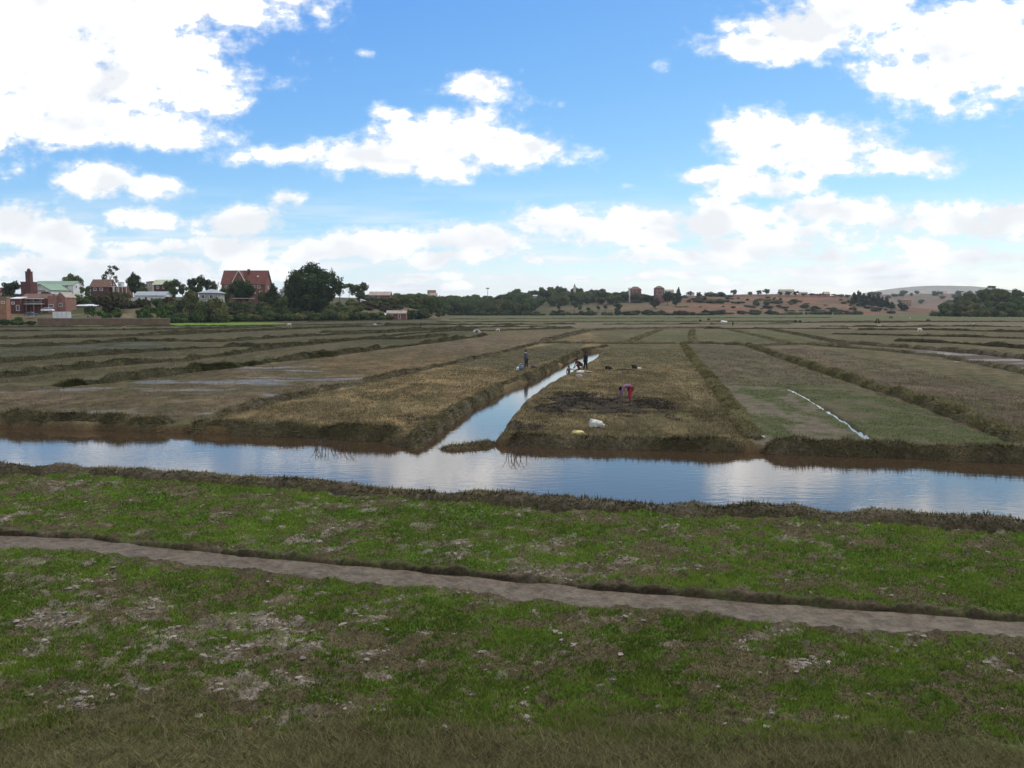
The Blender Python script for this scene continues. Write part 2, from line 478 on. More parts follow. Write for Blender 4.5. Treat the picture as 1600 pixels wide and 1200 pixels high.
# ------------------------------------------------------------------ ground plan (metres)
WZ, DZ = -0.35, -0.11
canal_far = PL([(-1000, 628), (-400, 650), (0, 669), (290, 677), (450, 682), (600, 690), (665, 694), (770, 696), (900, 699), (1180, 708), (1400, 714), (1600, 722), (2000, 738), (2600, 764)], WZ)
near_ridge = PL([(-1000, 672), (-400, 702), (0, 723), (115, 726), (230, 733), (400, 742), (650, 763), (900, 778), (1250, 792), (1450, 801), (1600, 813), (2000, 838), (3000, 900)], 0.24)
ch_l = PL([(632, 702), (656, 690), (692, 668), (751, 632), (823, 600), (879, 572), (901, 560), (919, 551)], WZ)
ch_r = PL([(766, 702), (772, 690), (792, 660), (815, 632), (852, 605), (884, 588), (904, 578), (928, 563), (938, 551)], WZ)
dit_f = PL([(-400, 822), (0, 837), (150, 843), (300, 862), (500, 880), (700, 897), (800, 908), (1000, 927), (1250, 947), (1450, 962), (1600, 972), (2000, 998)], DZ)
dit_n = PL([(-400, 845), (0, 861), (120, 864), (250, 880), (400, 897), (550, 913), (700, 926), (860, 946), (1000, 955), (1150, 970), (1300, 985), (1450, 995), (1600, 1003), (2000, 1030)], DZ)
rill = PL([(1226, 604), (1250, 615), (1285, 636), (1320, 658), (1356, 683)], 0)
rill_gap = PL([(1254, 617), (1284, 635)], 0)


def f_of(a, x): return np.interp(x, a[:, 0], a[:, 1])
def x_of(a, y): return np.interp(y, a[:, 1], a[:, 0])


def polydist(x, y, pl):
    d = np.full(x.shape, 1e9)
    for (x1, y1), (x2, y2) in zip(pl[:-1], pl[1:]):
        l2 = (x2 - x1) ** 2 + (y2 - y1) ** 2
        t = np.clip(((x - x1) * (x2 - x1) + (y - y1) * (y2 - y1)) / l2, 0, 1)
        d = np.minimum(d, np.hypot(x - x1 - t * (x2 - x1), y - y1 - t * (y2 - y1)))
    return d


def carve(x, y):
    """returns depth below the field (>=0) and distance into the ditch"""
    jag = (fbm(x * 1.3, y * 1.3, 3, 5) - 0.5)
    d = np.minimum(y - (f_of(near_ridge, x) + 0.48), f_of(canal_far, x) - y) + jag * 0.35
    c1 = 0.85 * ss(-0.3, 0.3, d)
    yy = np.clip(y, ch_l[0, 1], None)
    d2 = np.minimum(x - x_of(ch_l, yy), x_of(ch_r, yy) - x) + jag * 0.35
    d2 = np.where((y > 28) & (y < ch_l[-1, 1] + 1), d2, -9)
    c2 = 0.8 * ss(-0.5, 0.3, d2)
    d3 = np.minimum(y - f_of(dit_n, x), f_of(dit_f, x) - y) + jag * 0.22
    c3 = 0.24 * ss(-0.06, 0.10, d3)
    d4 = 0.10 - polydist(x, y, rill) + jag * 0.2 if np.any(np.abs(y - 50) < 60) else -9
    c4 = 0.24 * ss(-0.12, 0.08, d4) * (.45 + .55 * ss(.8, 2.0, np.hypot(x - rill_gap[:, 0].mean(), y - rill_gap[:, 1].mean()))) if not np.isscalar(d4) else 0
    return np.maximum(np.maximum(c1, c2), np.maximum(c3, c4)), np.maximum(d, d2), d3


def ground_z(x, y):
    x = np.asarray(x, float); y = np.asarray(y, float)
    c, d, d3 = carve(x, y)
    near = np.clip(30.0 / np.maximum(y, 5.0), 0.12, 1.0)
    z = (fbm(x * 0.9, y * 0.9, 3, 21) - 0.5) * 0.12 + ((fbm(x * 2.6, y * 2.6, 3, 31) - 0.5) * 0.17 + (fbm(x * 8, y * 8, 3, 33) - 0.5) * 0.10) * near
    z = z * (1 - ss(0.0, 0.15, c) * 0.8) - c
    z += 0.30 * np.clip(10.0 - y, 0, 6) ** 1.1 * 0.5       # foot of the railway bank under the viewpoint
    z = np.where((y < 10.5), z, z)
    return z - 0.01


# ------------------------------------------------------------------ colour of each plot
def greenness(x, y):
    g = fbm(x * 0.30 + 3, y * 0.42, 3, 41) * 0.28 + fbm(x * 1.5, y * 1.9, 3, 43) * 0.36 + fbm(x * 5.0, y * 6.5, 3, 45) * 0.36
    return ss(0.41, 0.555, g)


def mudpatch(x, y):
    a = fbm(x * 0.22 + 7, y * 0.5 + 2, 3, 51) * 0.26 + fbm(x * 1.6, y * 2.4, 3, 55) * 0.40 + fbm(x * 5, y * 7, 3, 57) * 0.34
    return ss(0.54, 0.63, a)


PLOTS = [  # polygon in the photograph's ground plan, colour, second colour, wetness
    ([(-900, 500), (2500, 492), (2500, 740), (1700, 720), (680, 690), (-900, 660)], (0.071, 0.069, 0.041), (0.104, 0.093, 0.057), 0),
    ([(-900, 505), (450, 500), (700, 497), (760, 520), (480, 562), (0, 600), (-900, 640)], (0.050, 0.050, 0.029), (0.079, 0.073, 0.047), 0),
    ([(-900, 540), (0, 533), (220, 533), (300, 545), (60, 562), (-900, 590)], (0.042, 0.048, 0.031), (0.063, 0.065, 0.043), 0.1),
    ([(-500, 605), (110, 602), (205, 594), (330, 579), (480, 562), (640, 545), (760, 552), (625, 586), (500, 611), (325, 655), (0, 652), (-500, 640)], (0.065, 0.060, 0.045), (0.107, 0.096, 0.074), 0.40),
    ([(480, 562), (640, 540), (860, 516), (910, 518), (800, 548), (625, 586), (520, 590)], (0.088, 0.073, 0.052), (0.121, 0.099, 0.067), 0),
    ([(325, 657), (425, 629), (625, 586), (800, 548), (920, 520), (960, 537), (920, 548), (850, 580), (760, 612), (690, 655), (650, 676), (290, 668)], (0.104, 0.084, 0.045), (0.171, 0.138, 0.076), 0),
    ([(700, 569), (800, 548), (920, 530), (900, 553), (800, 577)], (0.063, 0.062, 0.039), (0.083, 0.079, 0.048), 0),
    ([(765, 700), (800, 655), (850, 605), (935, 558), (960, 538), (1070, 538), (1120, 605), (1180, 698), (900, 698)], (0.082, 0.071, 0.038), (0.146, 0.120, 0.067), 0),
    ([(960, 540), (1065, 540), (1085, 570), (960, 575), (925, 560)], (0.071, 0.071, 0.039), (0.104, 0.096, 0.053), 0),
    ([(1075, 540), (1170, 541), (1320, 600), (1240, 602), (1125, 604)], (0.068, 0.065, 0.045), (0.098, 0.089, 0.064), 0),
    ([(1190, 540), (1260, 540), (1700, 635), (1700, 720), (1600, 697), (1320, 592)], (0.068, 0.058, 0.043), (0.108, 0.093, 0.067), 0),
    ([(1370, 546), (1480, 544), (1800, 575), (1800, 615), (1500, 566)], (0.071, 0.060, 0.057), (0.100, 0.084, 0.077), 0.25),
    ([(1000, 518), (1200, 516), (1310, 535), (1180, 537), (985, 536)], (0.067, 0.071, 0.039), (0.096, 0.093, 0.053), 0),
    ([(700, 505), (1800, 503), (1800, 511), (1000, 513), (700, 511)], (0.113, 0.103, 0.073), (0.126, 0.113, 0.081), 0),
    ([(690, 489), (1800, 489), (1800, 500), (690, 502)], (0.073, 0.084, 0.043), (0.104, 0.112, 0.058), 0),
    ([(255, 503.6), (430, 504), (455, 506), (360, 508), (225, 509)], (0.085, 0.170, 0.022), (0.120, 0.220, 0.035), 0),
    ([(120, 505), (250, 505), (220, 511), (90, 511)], (0.085, 0.120, 0.030), (0.100, 0.129, 0.043), 0),
]
ASH = [(940, 630, 105, 17), (1030, 630, 36, 10), (1060, 652, 18, 6), (820, 664, 48, 9), (905, 622, 60, 12), (870, 640, 50, 8), (690, 655, 55, 13)]


def plot_colour(x, y):
    n = len(x)
    col = np.zeros((n, 3)); wet = np.zeros(n)
    lf = fbm(x * 0.12, y * 0.05, 4, 61); mf = fbm(x * 0.9, y * 0.45, 4, 63)
    mixv = ss(0.33, 0.67, lf * 0.45 + mf * 0.55)[:, None]
    col[:] = (0.09, 0.088, 0.055)
    wx = x + (fbm(x * 0.5, y * 0.5, 3, 71) - 0.5) * 1.6; wy = y + (fbm(x * 0.5, y * 0.5, 3, 73) - 0.5) * 1.6
    for poly, c1, c2, wt in PLOTS:
        m = inside(PL(poly), wx, wy)
        col[m] = np.array((1.0, .92, .82)) * (np.array(c1) * (1 - mixv) + np.array(c2) * mixv)[m]
        wet[m] = wt * 1.8 * ss(0.54, 0.68, fbm(x[m] * 0.16, y[m] * 0.34, 4, 75))
    # rows of cut rice and trodden spots inside the plots
    st = ss(0.5, 0.7, fbm(x * 2.2, y * 1.1, 3, 81))
    far = (y > 27)
    wd_ = (ss(0.52, 0.64, fbm(x * 0.35, y * 0.16, 4, 82) * .6 + fbm(x * 1.6, y * .9, 3, 84) * .4) * .75)[:, None]
    col = np.where(far[:, None], col * (1 - wd_) + (col * .35 + np.array((0.035, 0.038, 0.016))) * wd_, col)
    col = np.where(far[:, None], col * (1 - 0.35 * st[:, None]), col)
    mm = inside(PL(PLOTS[3][0]), wx, wy)
    col[mm] *= np.array((1.02, .95, .84))
    q = ss(.5, .62, fbm(x[mm] * .5, y[mm] * .28, 5, 88) * .55 + fbm(x[mm] * 3.2, y[mm] * 1.8, 3, 89) * .45)[:, None] * .75
    col[mm] = col[mm] * (1 - q) + np.array((0.048, 0.046, 0.026)) * q
    # the two weedy plots by the rill
    def weedy(poly, gcol, mcol, cov):
        m = inside(PL(poly), wx, wy)
        g = ss(cov - .1, cov + .1, fbm(x[m] * 0.8, y[m] * 0.5, 4, 83) * .6 + fbm(x[m] * 3, y[m] * 2, 3, 87) * .4)[:, None]
        col[m] = np.array(gcol) * g + np.array(mcol) * (1 - g)
    weedy([(1125, 603), (1240, 600), (1360, 690), (1190, 696)], (0.054, 0.064, 0.026), (0.098, 0.083, 0.060), 0.46)
    weedy([(1240, 600), (1320, 598), (1640, 712), (1360, 700)], (0.053, 0.062, 0.026), (0.075, 0.066, 0.040), 0.46)
    # burnt straw
    for px, py, rx, ry in ASH:
        cx, cy = P(px, py); ex = rx / FPX * cy; ey = abs(P(px, py - ry)[1] - P(px, py + ry)[1]) / 2
        r = np.hypot((wx - cx) / ex, (wy - cy) / ey) + (fbm(x * 1.4, y * 1.0, 4, 85) - 0.5) * 1.3
        k = (ss(1.05, 0.6, r) * (0.65 + 0.35 * ss(.35, .6, fbm(x * 3, y * 3, 3, 86))))[:, None]
        col = col * (1 - k) + np.array((0.027, 0.023, 0.018)) * k
    # the near green plots either side of the ditch
    m = y < f_of(near_ridge, x)
    g = greenness(x, y)[:, None]; md = mudpatch(x, y)[:, None]
    gc = np.array((0.045, 0.082, 0.012)) * (1 - g * 0.4) + np.array((0.05, 0.11, 0.012)) * g * 0.4
    soil = np.array((0.062, 0.052, 0.028))
    pale = np.array((0.20, 0.175, 0.15))
    base = soil * (1 - g) + gc * g
    pk = ss(0.55, 0.72, fbm(x * 5, y * 5, 3, 91))[:, None] * md
    base = base * (1 - md * 0.8) + np.array((0.105, 0.088, 0.066)) * md * 0.8
    base = base * (1 - pk * 0.6) + pale * pk * 0.6
    # bare wet edges of the ditch
    _, d, d3 = carve(x, y)
    ed = (ss(-0.55, -0.05, d3) * (0.55 + 0.45 * fbm(x * 2, y * 2, 3, 93)))[:, None]
    base = base * (1 - ed) + np.array((0.052, 0.041, 0.027)) * ed
    cut = (ss(-0.10, -0.02, d3) * (.35 + .65 * ss(.4, .6, fbm(x * 1.5, y * 1.5, 3, 97))))[:, None]
    base = base * (1 - cut) + np.array((0.026, 0.020, 0.013)) * cut
    dry = (ss(0.7, -0.7, y - (9.75 - .14 * x) + (fbm(x * .6, y * .6, 3, 95) - .5) * 2.2))[:, None]
    base = base * (1 - dry) + (np.array((0.065, 0.066, 0.028)) * (1 - mixv) + np.array((0.10, 0.092, 0.042)) * mixv) * dry
    col[m] = base[m]
    # canal beds and muddy banks
    b = ss(-0.5, 0.1, d)[:, None]
    col = col * (1 - b) + np.array((0.075, 0.048, 0.026)) * b
    return np.clip(col, 0.01, 0.6), wet


# the ground: one sheet to the horizon, finer close by
ys = [-400.0, -150, -60, -25, -10, -3, 2.0, 4.0, 6.0, 7.0]
yv = 7.4
while yv < 1300:
    ys.append(yv); yv += (0.0034 if yv < 30 else 0.0052) * yv
while yv < 7500:
    ys.append(yv); yv *= 1.18
ys = np.array(ys)
uc = np.linspace(-0.80, 0.80, 760)
ext = np.array([0.9, 1.1, 1.4, 1.8, 2.4, 3.0])
us = np.concatenate([-ext[::-1], uc, ext])
GX = (us[None, :] * (np.maximum(ys, 0)[:, None] + 5.0)).ravel()
GY = np.repeat(ys, len(us))
GZ = ground_z(GX, GY)
GC, GW = plot_colour(GX, GY)
nr, nc = len(ys), len(us)
idx = np.arange(nr * nc).reshape(nr, nc)
GF = np.stack([idx[:-1, :-1], idx[:-1, 1:], idx[1:, 1:], idx[1:, :-1]], -1).reshape(-1, 4)
g = mesh_np('ground', np.stack([GX, GY, GZ], 1), GF, M['ground'], smooth=True, cols=GC, attrs={'wet': GW})
tag(g, kind='structure')
del GX, GY, GZ, GC, GW, GF


# water sheets
def strip(name, a, b, z, mat, n=120, pad=0.45, kind='structure'):
    x0, x1 = max(a[0, 0], b[0, 0]), min(a[-1, 0], b[-1, 0])
    xs = np.linspace(x0, x1, n)
    ya, yb = np.interp(xs, a[:, 0], a[:, 1]) - pad, np.interp(xs, b[:, 0], b[:, 1]) + pad
    v = np.concatenate([np.stack([xs, ya, np.full(n, z)], 1), np.stack([xs, yb, np.full(n, z)], 1)])
    f = np.array([(i, i + 1, n + i + 1, n + i) for i in range(n - 1)])
    return tag(mesh_np(name, v, f, mat), kind=kind)


nr2 = near_ridge.copy(); nr2[:, 1] += 0.3
cw = strip('canal_water', nr2, canal_far + np.array([0, 0.25]), WZ, M['canal'])
yy = np.linspace(31.6, ch_l[-1, 1] + 0.4, 60)
xl, xr = x_of(ch_l, yy) - 0.5, x_of(ch_r, yy) + 0.5
v = np.concatenate([np.stack([xl, yy, np.full(60, WZ - 0.004)], 1), np.stack([xr, yy, np.full(60, WZ - 0.004)], 1)])
tag(mesh_np('channel_water', v, np.array([(i, 60 + i, 60 + i + 1, i + 1) for i in range(59)]), M['canal']), kind='structure')
strip('ditch_water', dit_n, dit_f, DZ, M['ditch'], pad=0.2)
rv = []
for (x, y) in rill: rv += [(x - 0.5, y, -0.09), (x + 0.5, y, -0.09)]
tag(mesh_np('rill_water', rv, np.array([(2 * i, 2 * i + 1, 2 * i + 3, 2 * i + 2) for i in range(len(rill) - 1)]), M['canal']), kind='structure')
for i, (px, py, rx, ry) in enumerate([(1181, 678, 3, 7)]):
    cx, cy = P(px, py); ex = rx / FPX * cy; ey = abs(P(px, py - ry)[1] - P(px, py + ry)[1]) / 2
    a = np.linspace(0, 2 * np.pi, 40, endpoint=False)
    r = 0.65 + 0.7 * fbm(np.cos(a) * 1.6 + i * 9, np.sin(a) * 1.6, 3, 7)
    pv = np.stack([cx + np.cos(a) * ex * r, cy + np.sin(a) * ey * r, np.full(40, 0.055)], 1)
    pv = np.concatenate([pv, [[cx, cy, 0.055]]])
    tag(mesh_np('puddle_water', pv, np.array([(k, (k + 1) % 40, 40) for k in range(40)]), M['canal']), kind='structure')


# ------------------------------------------------------------------ grass blades
def blades(pts, h, w, lean, tint, updir=None):
    """one leaning, tapered leaf per point: arrays -> (V, F, tint per vertex)"""
    n = len(pts)
    a = rng.random(n) * 2 * np.pi
    la = rng.random(n) * 2 * np.pi
    dx, dy = np.cos(a) * w / 2, np.sin(a) * w / 2
    lx, ly = np.cos(la) * h * lean, np.sin(la) * h * lean
    V = np.empty((n, 3, 3))
    V[:, 0] = pts + np.stack([-dx, -dy, -0.01 * np.ones(n)], 1)
    V[:, 1] = pts + np.stack([dx, dy, -0.01 * np.ones(n)], 1)
    V[:, 2] = pts + np.stack([lx, ly, h], 1)
    return V.reshape(-1, 3), np.arange(3 * n).reshape(n, 3), np.repeat(tint, 3)


# near green plots
n = 900000
yy = 8.6 * (26.5 / 8.6) ** rng.random(n)
xx = (rng.random(n) * 1.5 - 0.75) * (yy + 1.5)
k = yy < f_of(near_ridge, xx) - 0.35
xx, yy = xx[k], yy[k]
c_, d_, d3_ = carve(xx, yy)
gr = greenness(xx, yy); mp_ = mudpatch(xx, yy)
keep = (rng.random(len(xx)) < (0.40 + 0.60 * gr) * (1 - 0.7 * mp_)) & (d3_ < -0.12 - 0.25 * rng.random(len(xx))) & (yy > 9.3)
xx, yy, gr = xx[keep], yy[keep], gr[keep]
zz = ground_z(xx, yy)
pp = np.stack([xx, yy, zz], 1)
hh = (0.012 + 0.036 * rng.random(len(xx))) * (0.6 + 0.8 * gr)
tn = np.clip(-0.05 + 1.25 * (fbm(xx * .5, yy * .6, 3, 101) * .6 + fbm(xx * 2.2, yy * 2.2, 2, 102) * .4) + rng.normal(0, 0.09, len(xx)), 0.32, 0.86)
tn = np.where(rng.random(len(xx)) < (1 - gr) * .85 + .06, rng.random(len(xx)) * .26, tn)
tn = np.where(rng.random(len(xx)) < .04, .9 + .1 * rng.random(len(xx)), tn)
V_, F_, T_ = blades(pp, hh, 0.010 + 0.0007 * yy, 0.7, tn)
tag(mesh_np('short_grass', V_, F_, M['lawn'], attrs={'tint': T_}), kind='stuff')

# taller tufts standing out of the short grass
n = 260000
yy = 9.6 * (26.0 / 9.6) ** rng.random(n); xx = (rng.random(n) * 1.5 - 0.75) * (yy + 1.5)
k = (rng.random(n) < ss(.60, .74, fbm(xx * 2.6, yy * 2.6, 2, 121)) * (.25 + .75 * greenness(xx, yy))) & (yy < f_of(near_ridge, xx) - .4)
xx, yy = xx[k], yy[k]
k = carve(xx, yy)[2] < -.1
xx, yy = xx[k], yy[k]
pp = np.stack([xx, yy, ground_z(xx, yy)], 1)
V_, F_, T_ = blades(pp, 0.03 + 0.075 * rng.random(len(xx)), 0.010 + .0005 * yy, .8, np.clip(rng.normal(.62, .18, len(xx)), 0.1, 1))
tag(mesh_np('grass_tufts', V_, F_, M['lawn'], attrs={'tint': T_}), kind='stuff')

# tall dry grass at the foot of the railway bank, and straw litter in the green plots
n = 280000
yy = 6.6 + 5.2 * rng.random(n) ** 1.1
xx = (rng.random(n) * 1.5 - 0.75) * (yy + 1.5)
k = rng.random(n) < (0.55 + .45 * ss(0.3, 0.6, fbm(xx * .6, yy * .8, 3, 103))) * ss(.7, -.7, yy - (9.75 - .14 * xx) + (fbm(xx * .6, yy * .6, 3, 95) - .5) * 2.2)
xx, yy = xx[k], yy[k]
pp = np.stack([xx, yy, ground_z(xx, yy)], 1)
V_, F_, T_ = blades(pp, 0.04 + 0.085 * rng.random(len(xx)), 0.009, 1.4, np.clip(rng.normal(.38, .2, len(xx)), 0, 1))
tag(mesh_np('dry_bank_grass', V_, F_, M['bundgrass_green'], attrs={'tint': T_}), kind='stuff')

n = 140000
yy = 9.4 * (26.0 / 9.4) ** rng.random(n)
xx = (rng.random(n) * 1.5 - 0.75) * (yy + 1.5)
k = (yy < f_of(near_ridge, xx) - 0.4) & (rng.random(n) < 0.12 + 0.7 * mudpatch(xx, yy))
xx, yy = xx[k], yy[k]
k = carve(xx, yy)[2] < -0.05
xx, yy = xx[k], yy[k]
pp = np.stack([xx, yy, ground_z(xx, yy) + 0.006], 1)
V_, F_, T_ = blades(pp, 0.01 + 0.03 * rng.random(len(xx)), 0.014, 2.6, rng.random(len(xx)))
tag(mesh_np('straw_litter', V_, F_, M['straw'], attrs={'tint': T_}), kind='stuff')

# cut rice stubble and straw beyond the canal
n = 420000
yy = 31 * (110 / 31) ** rng.random(n)
xx = (rng.random(n) * 1.4 - 0.7) * (yy + 1)
dens = np.zeros(n)
for poly, q in ((PLOTS[5][0], 1.0), (PLOTS[7][0], 1.0), (PLOTS[9][0], .5), (PLOTS[10][0], .5), (PLOTS[4][0], .35), (PLOTS[3][0], .10), (PLOTS[1][0], .3)):
    m = inside(PL(poly), xx, yy); dens[m] = q
for px, py, rx, ry in ASH:
    cx, cy = P(px, py); ex = rx / FPX * cy; ey = abs(P(px, py - ry)[1] - P(px, py + ry)[1]) / 2
    dens *= 0.12 + 0.88 * ss(0.7, 1.1, np.hypot((xx - cx) / ex, (yy - cy) / ey))
k = (rng.random(n) < dens * (0.25 + 0.75 * ss(.35, .6, fbm(xx * .7, yy * .4, 3, 107)))) & (carve(xx, yy)[0] < 0.05)
xx, yy = xx[k], yy[k]
pp = np.stack([xx, yy, ground_z(xx, yy)], 1)
V_, F_, T_ = blades(pp, 0.05 + 0.10 * rng.random(len(xx)), 0.02 + 0.0004 * yy, 0.8, np.clip(0.15 + 0.7 * fbm(xx * .5, yy * .3, 3, 109) + rng.normal(0, .18, len(xx)), 0, 1))
tag(mesh_np('rice_stubble', V_, F_, M['straw'], attrs={'tint': T_}), kind='stuff')

# burnt straw
px_, py_ = [], []
for a, b, rx, ry in ASH:
    cx, cy = P(a, b); ex = rx / FPX * cy; ey = abs(P(a, b - ry)[1] - P(a, b + ry)[1]) / 2
    q = int(330 * ex * ey) + 100; rr_ = np.sqrt(rng.random(q)) * 1.05; th = rng.random(q) * 6.283
    px_.append(cx + np.cos(th) * rr_ * ex); py_.append(cy + np.sin(th) * rr_ * ey)
xx, yy = np.concatenate(px_), np.concatenate(py_)
k = (rng.random(len(xx)) < ss(.36, .56, fbm(xx * 1.8, yy * 1.2, 3, 131))) & (carve(xx, yy)[0] < .05)
xx, yy = xx[k], yy[k]
pp = np.stack([xx, yy, ground_z(xx, yy)], 1)
V_, F_, T_ = blades(pp, 0.03 + 0.09 * rng.random(len(xx)) * fbm(xx * 2, yy * 2, 2, 133) * 1.6, 0.035, 1.2, np.clip(rng.normal(.35, .25, len(xx)), 0, 1))
tag(mesh_np('burnt_straw', V_, F_, M['burnt'], attrs={'tint': T_}), kind='stuff')

# green weeds in the plots by the rill
n = 42000
yy = 31 + 30 * rng.random(n); xx = 10 + 25 * rng.random(n)
k = np.zeros(n, bool)
for poly in ([(1125, 603), (1240, 600), (1360, 690), (1190, 696)], [(1240, 600), (1320, 598), (1640, 712), (1360, 700)]):
    k |= inside(PL(poly), xx, yy)
k &= (rng.random(n) < ss(.38, .58, fbm(xx * .8, yy * .5, 4, 83))) & (carve(xx, yy)[0] < .03)
xx, yy = xx[k], yy[k]
pp = np.stack([xx, yy, ground_z(xx, yy)], 1)
V_, F_, T_ = blades(pp, 0.03 + 0.05 * rng.random(len(xx)), 0.03, 0.8, np.clip(rng.normal(.22, .16, len(xx)), 0, .7))
tag(mesh_np('field_weeds', V_, F_, M['lawn'], attrs={'tint': T_}), kind='stuff')

# dried mud clods in the near plots
ico = bmesh.new(); bmesh.ops.create_icosphere(ico, subdivisions=2, radius=1.0)
ICV = np.array([v.co for v in ico.verts]); ICF = np.array([[v.index for v in f.verts] for f in ico.faces]); ico.free()
n = 230000
yy = 9.6 * (26 / 9.6) ** rng.random(n); xx = (rng.random(n) * 1.5 - 0.75) * (yy + 1.5)
k = (rng.random(n) < (0.004 + 0.26 * mudpatch(xx, yy) * ss(.45, .7, fbm(xx * 2.2, yy * 2.2, 3, 113)))) & (yy < f_of(near_ridge, xx) - .5)
xx, yy = xx[k], yy[k]
k = carve(xx, yy)[2] < -0.15
xx, yy = xx[k], yy[k]
zz = ground_z(xx, yy)
nC = len(xx)
sz = 0.008 + 0.030 * rng.random(nC) ** 3
sc3 = sz[:, None] * (0.6 + 0.8 * rng.random((nC, 3))) * np.array([1.5, 1.1, 0.5])
ang = rng.random(nC) * 6.28
bp = ICV[None] * (1 + 0.75 * (rng.random((nC, len(ICV), 1)) - .5)) * sc3[:, None, :]
cx, sx_ = np.cos(ang)[:, None], np.sin(ang)[:, None]
bx, by = bp[..., 0] * cx - bp[..., 1] * sx_, bp[..., 0] * sx_ + bp[..., 1] * cx
VV = np.stack([bx + xx[:, None], by + yy[:, None], bp[..., 2] + zz[:, None] + sz[:, None] * .2], -1).reshape(-1, 3)
FF = (ICF[None] + (np.arange(nC) * len(ICV))[:, None, None]).reshape(-1, 3)
tag(mesh_np('mud_clods', VV, FF, M['clod'], smooth=False), kind='stuff')


# ------------------------------------------------------------------ earth bunds between the plots
def resample(pl, step):
    pl = np.asarray(pl, float)
    s = np.concatenate([[0], np.cumsum(np.hypot(*np.diff(pl, axis=0).T))])
    m = max(4, int(s[-1] / step))
    t = np.linspace(0, s[-1], m)
    x, y = np.interp(t, s, pl[:, 0]), np.interp(t, s, pl[:, 1])
    for _ in range(2):
        x[1:-1] = (x[:-2] + 2 * x[1:-1] + x[2:]) / 4; y[1:-1] = (y[:-2] + 2 * y[1:-1] + y[2:]) / 4
    return x, y, t


